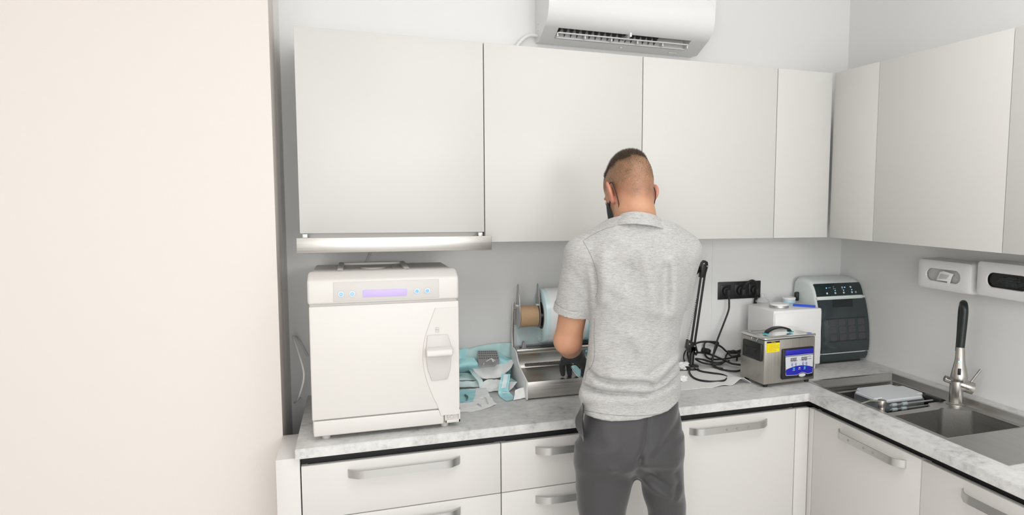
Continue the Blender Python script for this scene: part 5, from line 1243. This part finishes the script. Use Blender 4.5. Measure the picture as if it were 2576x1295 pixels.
# ---- hair: short bristles, longest on the crown
def hair():
    rs = np.random.RandomState(5); me = body.data; N = np.array([v.normal[:] for v in me.vertices])
    cand = np.where((stub > .3) & (Q[:, 2] > .02) & isneck)[0]; g2v = []; g2f = []
    bz = .099+.05*Q[:, 0]; dens = sm(-.024, .012, Q[:, 2]-bz+wob*1.3)
    for i in cand:
        top = dens[i]; cnt = 7 if top > .5 else (4 if stub[i] > .5 else 2)
        for _ in range(cnt):
            p = BV[i]+rs.uniform(-.0022, .0022, 3); p = p - N[i]*np.dot(p-BV[i], N[i])
            Ln = (.0095*top+.0012)*rs.uniform(.6, 1.25)
            d = N[i]+rs.uniform(-.45, .45, 3)*(.5+.5*top)+HM @ np.array((0, .35*top, .15))
            d /= np.linalg.norm(d); s = np.cross(d, rs.uniform(-1, 1, 3)); s /= np.linalg.norm(s); w = .00045 if top > .5 else .00028
            b = len(g2v); g2v += [p-s*w-N[i]*.0005, p+s*w-N[i]*.0005, p+d*Ln]; g2f.append((b, b+1, b+2))
    return g2v, g2f
hv, hf = hair()
hairm = mat('cropped_hair', (.07, .047, .032), .55)
g = G(); g.v = [tuple(v) for v in hv]; g.f = hf; g.mi = [0]*len(hf)
me = bpy.data.meshes.new('hair'); me.from_pydata(g.v, [], g.f); me.materials.append(hairm)
ho = bpy.data.objects.new('hair', me); COL.objects.link(ho); ho.parent = man
# ---- face mask with ear loops
def mask_sdf(P):
    Q_ = hl(P); d = d_head(P)-.0065
    d = smax(d, -(d_head(P)-.0028), .001)
    reg = np.maximum(np.maximum(.024-Q_[..., 1]+.30*np.abs(Q_[..., 2]+.055), Q_[..., 2]-(-.006+.0*Q_[..., 1])), -.118-Q_[..., 2])
    return smax(d, reg, .003)
hc = [hw(p) for p in ((-.13, -.02, -.15), (.13, .16, .05))]
lo = np.minimum(*[np.array(c_) for c_ in hc]); allc = np.array([hw((x, y, z)) for x in (-.09, .09) for y in (0, .13) for z in (-.14, .02)])
MV, MF = surfnet(mask_sdf, allc.min(0)-.01, allc.max(0)+.01, .0024)
maskm = mat('black_mask', (.012, .013, .015), .7)
mk = tolocal_obj('face_mask', MV, MF, maskm)
for s in (-1, 1):
    pts = [hw((s*.056, .042, -.020)), hw((s*0.0615+.003, .022, -.002)), hw((s*0.0685+.003, .008, .018)), hw((s*0.0710+.003, -.006, .034)), hw((s*0.0710+.003, -.020, .030)), hw((s*0.0710+.003, -.0285, .010)), hw((s*0.0685+.003, -.030, -.012)), hw((s*0.0605+.003, -.018, -.045)), hw((s*.060, .006, -.075)), hw((s*.052, .032, -.090))]
    g2 = G(); g2.tube([Vector(p) for p in pts], .0016, 8, 6); obj('ear_loop', g2, maskm, mk, local=True)
# ---- polo shirt
SL = L_SH+(L_EL-L_SH)*.66; SR = R_SH+(R_EL-R_SH)*.60
def ridge(U, Z, pts, amp, w): return amp*np.exp(-(polydist(U, Z, pts)/w)**2)
def lines(pp, v=-.09): return [pz(x, y, v) for x, y in pp]
z4 = lambda x, y: (1380+x*.3823, 800+y*.3823)
z3 = lambda x, y: (1380+x*.3551, 340+y*.3551)
GROOVES = [([z4(255, 350), z4(330, 393), z4(450, 412), z4(560, 418), z4(650, 432), z4(700, 465), z4(740, 452), z4(800, 400), z4(865, 350)], -.011, .007),
           ([z4(215, 452), z4(300, 470), z4(400, 484), z4(500, 492), z4(620, 508), z4(700, 500), z4(790, 478), z4(870, 445)], -.014, .0065),
           ([z4(240, 345), z4(300, 300), z4(360, 270)], -.003, .008), ([z4(300, 420), z4(400, 445), z4(520, 450)], .005, .009),
           ([z4(620, 470), z4(700, 488), z4(780, 462)], .006, .010), ([z4(420, 370), z4(560, 385), z4(690, 410), z4(760, 380), z4(850, 310)], .009, .013),
           ([z4(230, 500), z4(400, 530), z4(600, 545), z4(860, 490)], .004, .016), ([z4(660, 380), z4(740, 330), z4(850, 290)], -.003, .008),
           ([z3(680, 830), z3(700, 950), z3(740, 1080), z3(760, 1250)], .0120, .022), ([z3(560, 950), z3(560, 1100), z3(540, 1290)], -.0120, .024), ([z3(890, 900), z3(900, 1080), z3(890, 1280)], .0125, .020),
           ([z3(400, 860), z3(400, 1010), z3(390, 1150)], .0120, .022), ([z3(830, 950), z3(820, 1200)], -.011, .018), ([z3(470, 1050), z3(560, 1150), z3(540, 1290)], .009, .02), ([z3(320, 930), z3(345, 1080), z3(335, 1180)], -.007, .010),
           ([z4(430, 100), z4(400, 200), z4(330, 280)], -.004, .016), ([z4(800, 160), z4(760, 260), z4(790, 330)], .0035, .016), ([z4(560, 120), z4(620, 220), z4(640, 330)], .009, .02)]
GR = [(lines(p), a, w) for p, a, w in GROOVES]
AG = [([z3(150, 900), z3(230, 1000), z3(300, 1090)], .0022, .010), ([z3(130, 1010), z3(200, 1080), z3(280, 1160)], .0018, .009), ([z3(210, 850), z3(280, 960), z3(320, 1060)], -.0018, .009), ([z3(180, 960), z3(260, 1060)], -.0018, .008)]
AGR = [(lines(p, -.09), a, w) for p, a, w in AG]
def torso_sdf(P):
    d = d_loft(P, T_FIT, TA, 2.25)
    U, Z = P[..., 0], P[..., 2]; back = np.clip((-P[..., 1]+U*math.tan(TA)+.0)/.05, 0, 1)
    w = 0
    for pts, a, wd_ in GR: w = w+ridge(U, Z, pts, a, wd_)
    nz = .0022*np.sin(U*31+Z*13+2*np.sin(Z*17))
    return d-(w+nz)*back
def sleeve_sdf(P, S_, E_, end, r0, r1):
    ax_ = (E_-S_)/np.linalg.norm(E_-S_); d = d_cone(P, S_, end+ax_*.05, r0, r1)
    U, Z = P[..., 0], P[..., 2]
    if S_[0] < 0:
        for pts, a, wd_ in AGR: d = d-ridge(U, Z, pts, a, wd_)
    t = (P-end)@ax_
    d = smax(d, t, .003)
    hollow = np.maximum(d_cone(P, S_, end+ax_*.1, r0-.006, r1-.0045), -(t+.020))
    return d, hollow
def shirt_sdf(P):
    d = torso_sdf(P)
    for A, B, ra, rb in (((-.055, -.02, 1.545), L_SH+np.array((0, 0, .002)), .046, .052), ((.085, .02, 1.545), R_SH+np.array((0, 0, .004)), .046, .052)): d = smin(d, d_cone(P, A, B, ra, rb), .035)
    sl, hl_ = sleeve_sdf(P, L_SH, L_EL, SL, .056, .0585); sr, hr_ = sleeve_sdf(P, R_SH, R_EL, SR, .056, .055)
    d = smin(d, sl, .018); d = smin(d, sr, .018)
    hem = HEM(P[..., 0]); d = smax(d, hem-P[..., 2], .003)
    d = np.maximum(d, -np.minimum(hl_, hr_))
    d = smax(d, -np.maximum(d_neck(P)-.004, 1.586+.3*P[..., 1]-P[..., 2]), .003)                      # neck opening
    d = smax(d, P[..., 2]+.3*P[..., 1]-1.577, .004)
    return d
hx = [pz(x, y, -.09) for x, y in ((1470, 1041), (1530, 1052), (1600, 1055), (1680, 1046), (1718, 1030))]
def HEM(u): return np.interp(u, [p[0] for p in hx], [p[1] for p in hx])
shirtm = mat('heather_jersey', (.5, .5, .49), .85, Sheen_Weight=.15)
def _sh():
    n, l, b = nodes(shirtm); a = noise_n(shirtm, 1, 6, (60, 60, 460), .75); a2 = noise_n(shirtm, 1, 4, (180, 180, 900), .7)
    mx = n.new('ShaderNodeMath'); mx.operation = 'MULTIPLY_ADD'; mx.inputs[1].default_value = .4; l.new(a2, mx.inputs[0]); s = n.new('ShaderNodeMath'); s.operation = 'MULTIPLY'; s.inputs[1].default_value = .6; l.new(a, s.inputs[0]); l.new(s.outputs[0], mx.inputs[2])
    l.new(ramp(shirtm, mx.outputs[0], [(.32, (.22, .216, .208)), (.46, (.36, .356, .347)), (.60, (.48, .48, .47))]), b.inputs['Base Color']); bump(shirtm, a2, .25, .0012)
_sh()
SV, SF = surfnet(shirt_sdf, (-.29, -.22, .94), (.29, .26, 1.62), .004)
shirt = tolocal_obj('polo_shirt', SV, SF, shirtm)
sbv = BVHTree.FromPolygons([Vector(v) for v in SV], SF)
# cuffs
for S_, E_, end, r1, w in ((L_SH, L_EL, SL, .0585, .022), (R_SH, R_EL, SR, .055, .022)):
    ax_ = (E_-S_)/np.linalg.norm(E_-S_)
    def cuff(P): t = (P-end)@ax_; d = np.abs(d_cone(P, S_, end+ax_*.05, .056, r1+.0022)-.0002)-.0018; return np.maximum(np.maximum(d, t-.001), -w-t)
    V_, F_ = surfnet(cuff, end-.085, end+.085, .0028); tolocal_obj('sleeve_cuff', V_, F_, shirtm, parent=shirt, angle=50)
# seams: fine dark lines laid on the cloth, found by sight from behind
seam = mat('seam_thread', (.20, .20, .195), .9)
def seamline(pp, r_=.0007, cut=None):
    pts = []
    for x, y in catmull([(a, b, 0) for a, b in pp], 8) if True else []: pass
def seams():
    cl = Vector(loc(CAM))
    for pp in ([z3(476, 640), z3(380, 672), z3(300, 712), z3(245, 748)], [z3(245, 752), z3(290, 830), z3(330, 930), z3(350, 1040), z3(345, 1110), z3(332, 1150)],
               [z4(303, 0), z4(300, 120), z4(303, 240), z4(282, 318), z4(252, 350), z4(240, 410)], [z4(235, 606), z4(380, 632), z4(520, 642), z4(640, 640), z4(780, 620), z4(876, 592)]):
        P = catmull([(a, b, 0) for a, b in pp], 10); out = []
        for p in P:
            d = CF + CR*((p.x-PCX)/FPX) - CU*((p.y-PCY)/FPX); dl = Vector((d.dot(PU), d.dot(PD), d.z)).normalized()
            h = sbv.ray_cast(cl, dl)
            if h[0] is not None and h[3] < 3 and (not out or (h[0]-out[-1]).length < .03): out.append(h[0]-dl*.0002)
        if len(out) > 3: g2 = G(); g2.tube(out, .00065, 6, 1); obj('seam', g2, seam, shirt, local=True)
seams()
# collar
def collar(P):
    z = P[..., 2]+.32*P[..., 1]+.017; Pz = P.copy(); Pz[..., 2] = z
    rows = [(1.556, -.072, .116, -.098, .102), (1.575, -.062, .102, -.088, .094), (1.596, -.047, .086, -.074, .082), (1.603, -.043, .082, -.070, .078)]
    d = d_loft(Pz, [(r_[0]-.0, *r_[1:]) for r_ in rows], TA, 2.1); R_ = .0028
    core = np.abs(smax(d, -1.0, .001))-R_
    x = d_loft(Pz, [(1.50, -.068-.03, .112+.03, -.11, .13)]+rows+[(1.66, -.03, .065, -.045, .065)], TA, 2.1)
    cz = np.maximum(z-1.603, 1.558-z+.0*P[..., 0])
    return smax(np.abs(x)-R_, cz, .003)
CV, CFc = surfnet(collar, (-.12, -.13, 1.50), (.15, .16, 1.66), .0028)
tolocal_obj('collar', CV, CFc, shirtm, parent=shirt)
# ---- gloves
for nm, hd, W_, E_ in (('left', LH, L_WR, L_EL), ('right', RH, R_WR, R_EL)):
    ax_ = (W_-E_)/np.linalg.norm(W_-E_)
    def glove(P):
        d = hand_sdf(P, hd, .0014); arm = d_cone(P, W_*.62+E_*.38, W_, .0375, .0285)
        lim = -((P-W_)@ax_+.028)
        d = smin(d, np.maximum(arm-.0015, lim), .006)
        ring = np.hypot((P-W_)@ax_+.028, arm-.0008)-.0022
        d = smin(d, ring, .002)
        return np.maximum(d, -np.maximum(arm+.0028, -.0-((P-W_)@ax_)*-1-.0))
    V_, F_ = surfnet(glove, W_-np.array((.10, .08, .16)), W_+np.array((.10, .17, .07)), .0024); tolocal_obj('glove', V_, F_, glovem)
# ---- trousers
def trouser_sdf(P):
    U, Z = P[..., 0], P[..., 2]
    pel = fit_rows([(1.03, -.138, .140, -.09, .10), (.98, -.146, .152, -.100, .105), (.93, -.160, .158, -.112, .110), (.87, -.168, .161, -.120, .110), (.845, -.165, .160, -.112, .10), (.82, -.145, .145, -.085, .08), (.80, -.12, .12, -.050, .05), (.785, -.09, .09, -.02, .02)])
    d = d_loft(P, pel, TA, 2.3)
    ll = fit_rows([(.90, -.165, -.005, -.155+.03, .055), (.80, -.169, .006, -.150+.03, .050), (.72, -.165, -.006, -.145+.03, .048), (.655, -.156, -.020, -.140+.03, .045), (.55, -.145, -.030, -.125+.02, .045), (.46, -.140, -.036, -.115+.02, .045), (.30, -.142, -.045, -.11, .03), (.12, -.140, -.052, -.105, .02), (.04, -.142, -.048, -.11, .03)])
    rl = fit_rows([(.90, .000, .160, -.075, .115), (.80, .024, .165, -.065, .12), (.72, .036, .170, -.055, .125), (.655, .054, .177, -.045, .13), (.55, .070, .182, -.04, .135), (.46, .078, .182, -.04, .135), (.30, .078, .178, -.035, .11), (.12, .082, .170, -.03, .10), (.04, .078, .172, -.035, .105)])
    d = smin(d, d_loft(P, ll, TA*.6, 2.1), .028); d = smin(d, d_loft(P, rl, TA*.6, 2.1), .022)
    w = 0
    for pts, a, wd_ in TG: w = w+ridge(U, Z, pts, a, wd_)
    back = np.clip((-P[..., 1]+U*math.tan(TA)+.03)/.05, 0, 1)
    return d-w*back-.0015*np.sin(Z*60+U*25)*np.clip((.75-Z)/.1, 0, 1)
TG_ = [([z4(660, 665), z4(650, 750), z4(640, 830), z4(600, 920)], -0.0069, .007), ([z4(600, 925), z4(585, 1000), z4(570, 1080)], -0.0115, .012),
       ([z4(690, 930), z4(760, 850), z4(850, 760), z4(890, 700)], -0.0058, .012), ([z4(640, 960), z4(720, 980), z4(850, 1010)], 0.0081, .014), ([z4(600, 1000), z4(700, 1080), z4(860, 1200)], -0.0081, .012),
       ([z4(600, 1090), z4(700, 1160), z4(860, 1240)], 0.0081, .014), ([z4(840, 1080), z4(860, 1150), z4(840, 1230)], -0.0058, .010), ([z4(420, 970), z4(500, 1000), z4(580, 990)], 0.0046, .010), ([z4(440, 1010), z4(560, 960)], -0.0035, .010),
       ([z4(600, 760), z4(590, 850), z4(570, 940)], 0.0069, .016), ([z4(740, 780), z4(720, 860), z4(690, 920)], 0.0058, .02), ([z4(360, 680), z4(380, 760), z4(440, 860)], 0.0035, .02)]
TG = [(lines(p, -.10), a, w) for p, a, w in TG_]
trm = mat('dark_twill', (.034, .033, .0355), .62, Sheen_Weight=.25); bump(trm, noise_n(trm, 500, 2), .2, .0008)
TV, TF = surfnet(trouser_sdf, (-.20, -.18, .02), (.21, .18, 1.045), .0055)
tr = tolocal_obj('trousers', TV, TF, trm)
g2 = G(); A_ = [loc(aty(*z4(x, y), -.86)) for x, y in ((226, 540), (205, 590), (182, 640), (184, 690), (205, 735), (230, 765))]; B_ = [loc(aty(*z4(x, y), -.86)) for x, y in ((236, 545), (235, 600), (232, 650), (236, 690), (240, 735), (238, 768))]
A_ = [np.array(v) for v in catmull([Vector(v) for v in A_], 4)]; B_ = [np.array(v) for v in catmull([Vector(v) for v in B_], 4)]; n_ = len(A_); off = np.array((.0, .012, 0)); g2.add([tuple(p+np.array((0, -.03, 0))) for p in A_]+[tuple(p+np.array((0, -.06, 0))) for p in B_]+[tuple(p+np.array((.004, -.012, 0))) for p in A_]+[tuple(p+np.array((0, -.03, 0))) for p in B_],
    [(i, i+1, n_+i+1, n_+i) for i in range(n_-1)]+[(2*n_+i, 3*n_+i, 3*n_+i+1, 2*n_+i+1) for i in range(n_-1)]+[(i, 2*n_+i, 2*n_+i+1, i+1) for i in range(n_-1)])
obj('pocket_flap', g2, trm, tr, local=True)
# shoes
def shoe(cx, cy, ang):
    R_ = rot('z', ang)
    def f(P):
        Q_ = (P-np.array((cx, cy, 0))) @ R_
        d = d_ell(Q_, (0, .10, .030), (.046, .11, .045)); d = smin(d, d_ell(Q_, (0, .0, .04), (.038, .055, .05)), .02); d = smin(d, d_cone(Q_, (0, -.01, .05), (0, -.01, .09), .036, .036), .02)
        return smax(d, .001-Q_[..., 2], .004)
    return surfnet(f, (cx-.12, cy-.10, -.01), (cx+.13, cy+.24, .13), .006)
for cx, cy, a in ((-.095, -.045, radians(12)), (.125, .03, radians(-6))):
    V_, F_ = shoe(cx, cy, a); tolocal_obj('shoe', V_, F_, rubber)
# pouch held in the left glove
def hp(px, py, y): return aty(px, py, y)
r = thing('sterilisation_pouch', "small clear and teal pouch held in the man's left glove", 'pouch', hp(1450, 935, -.33))
sheet('film_side', [[hp(1437, 920, -.345), hp(1448, 918, -.350), hp(1456, 925, -.36)], [hp(1446, 934, -.350), hp(1456, 928, -.36), hp(1463, 935, -.372)], [hp(1455, 949, -.355), hp(1461, 945, -.37), hp(1464, 943, -.38)]], film, r, .0006, 2, .001, 3)
sheet('paper_side', [[hp(1435, 920, -.340), hp(1441, 932, -.343)], [hp(1446, 936, -.345), hp(1452, 946, -.348)], [hp(1458, 951, -.352), hp(1463, 952, -.36)]], paper, r, .0006, 2, .001, 5)
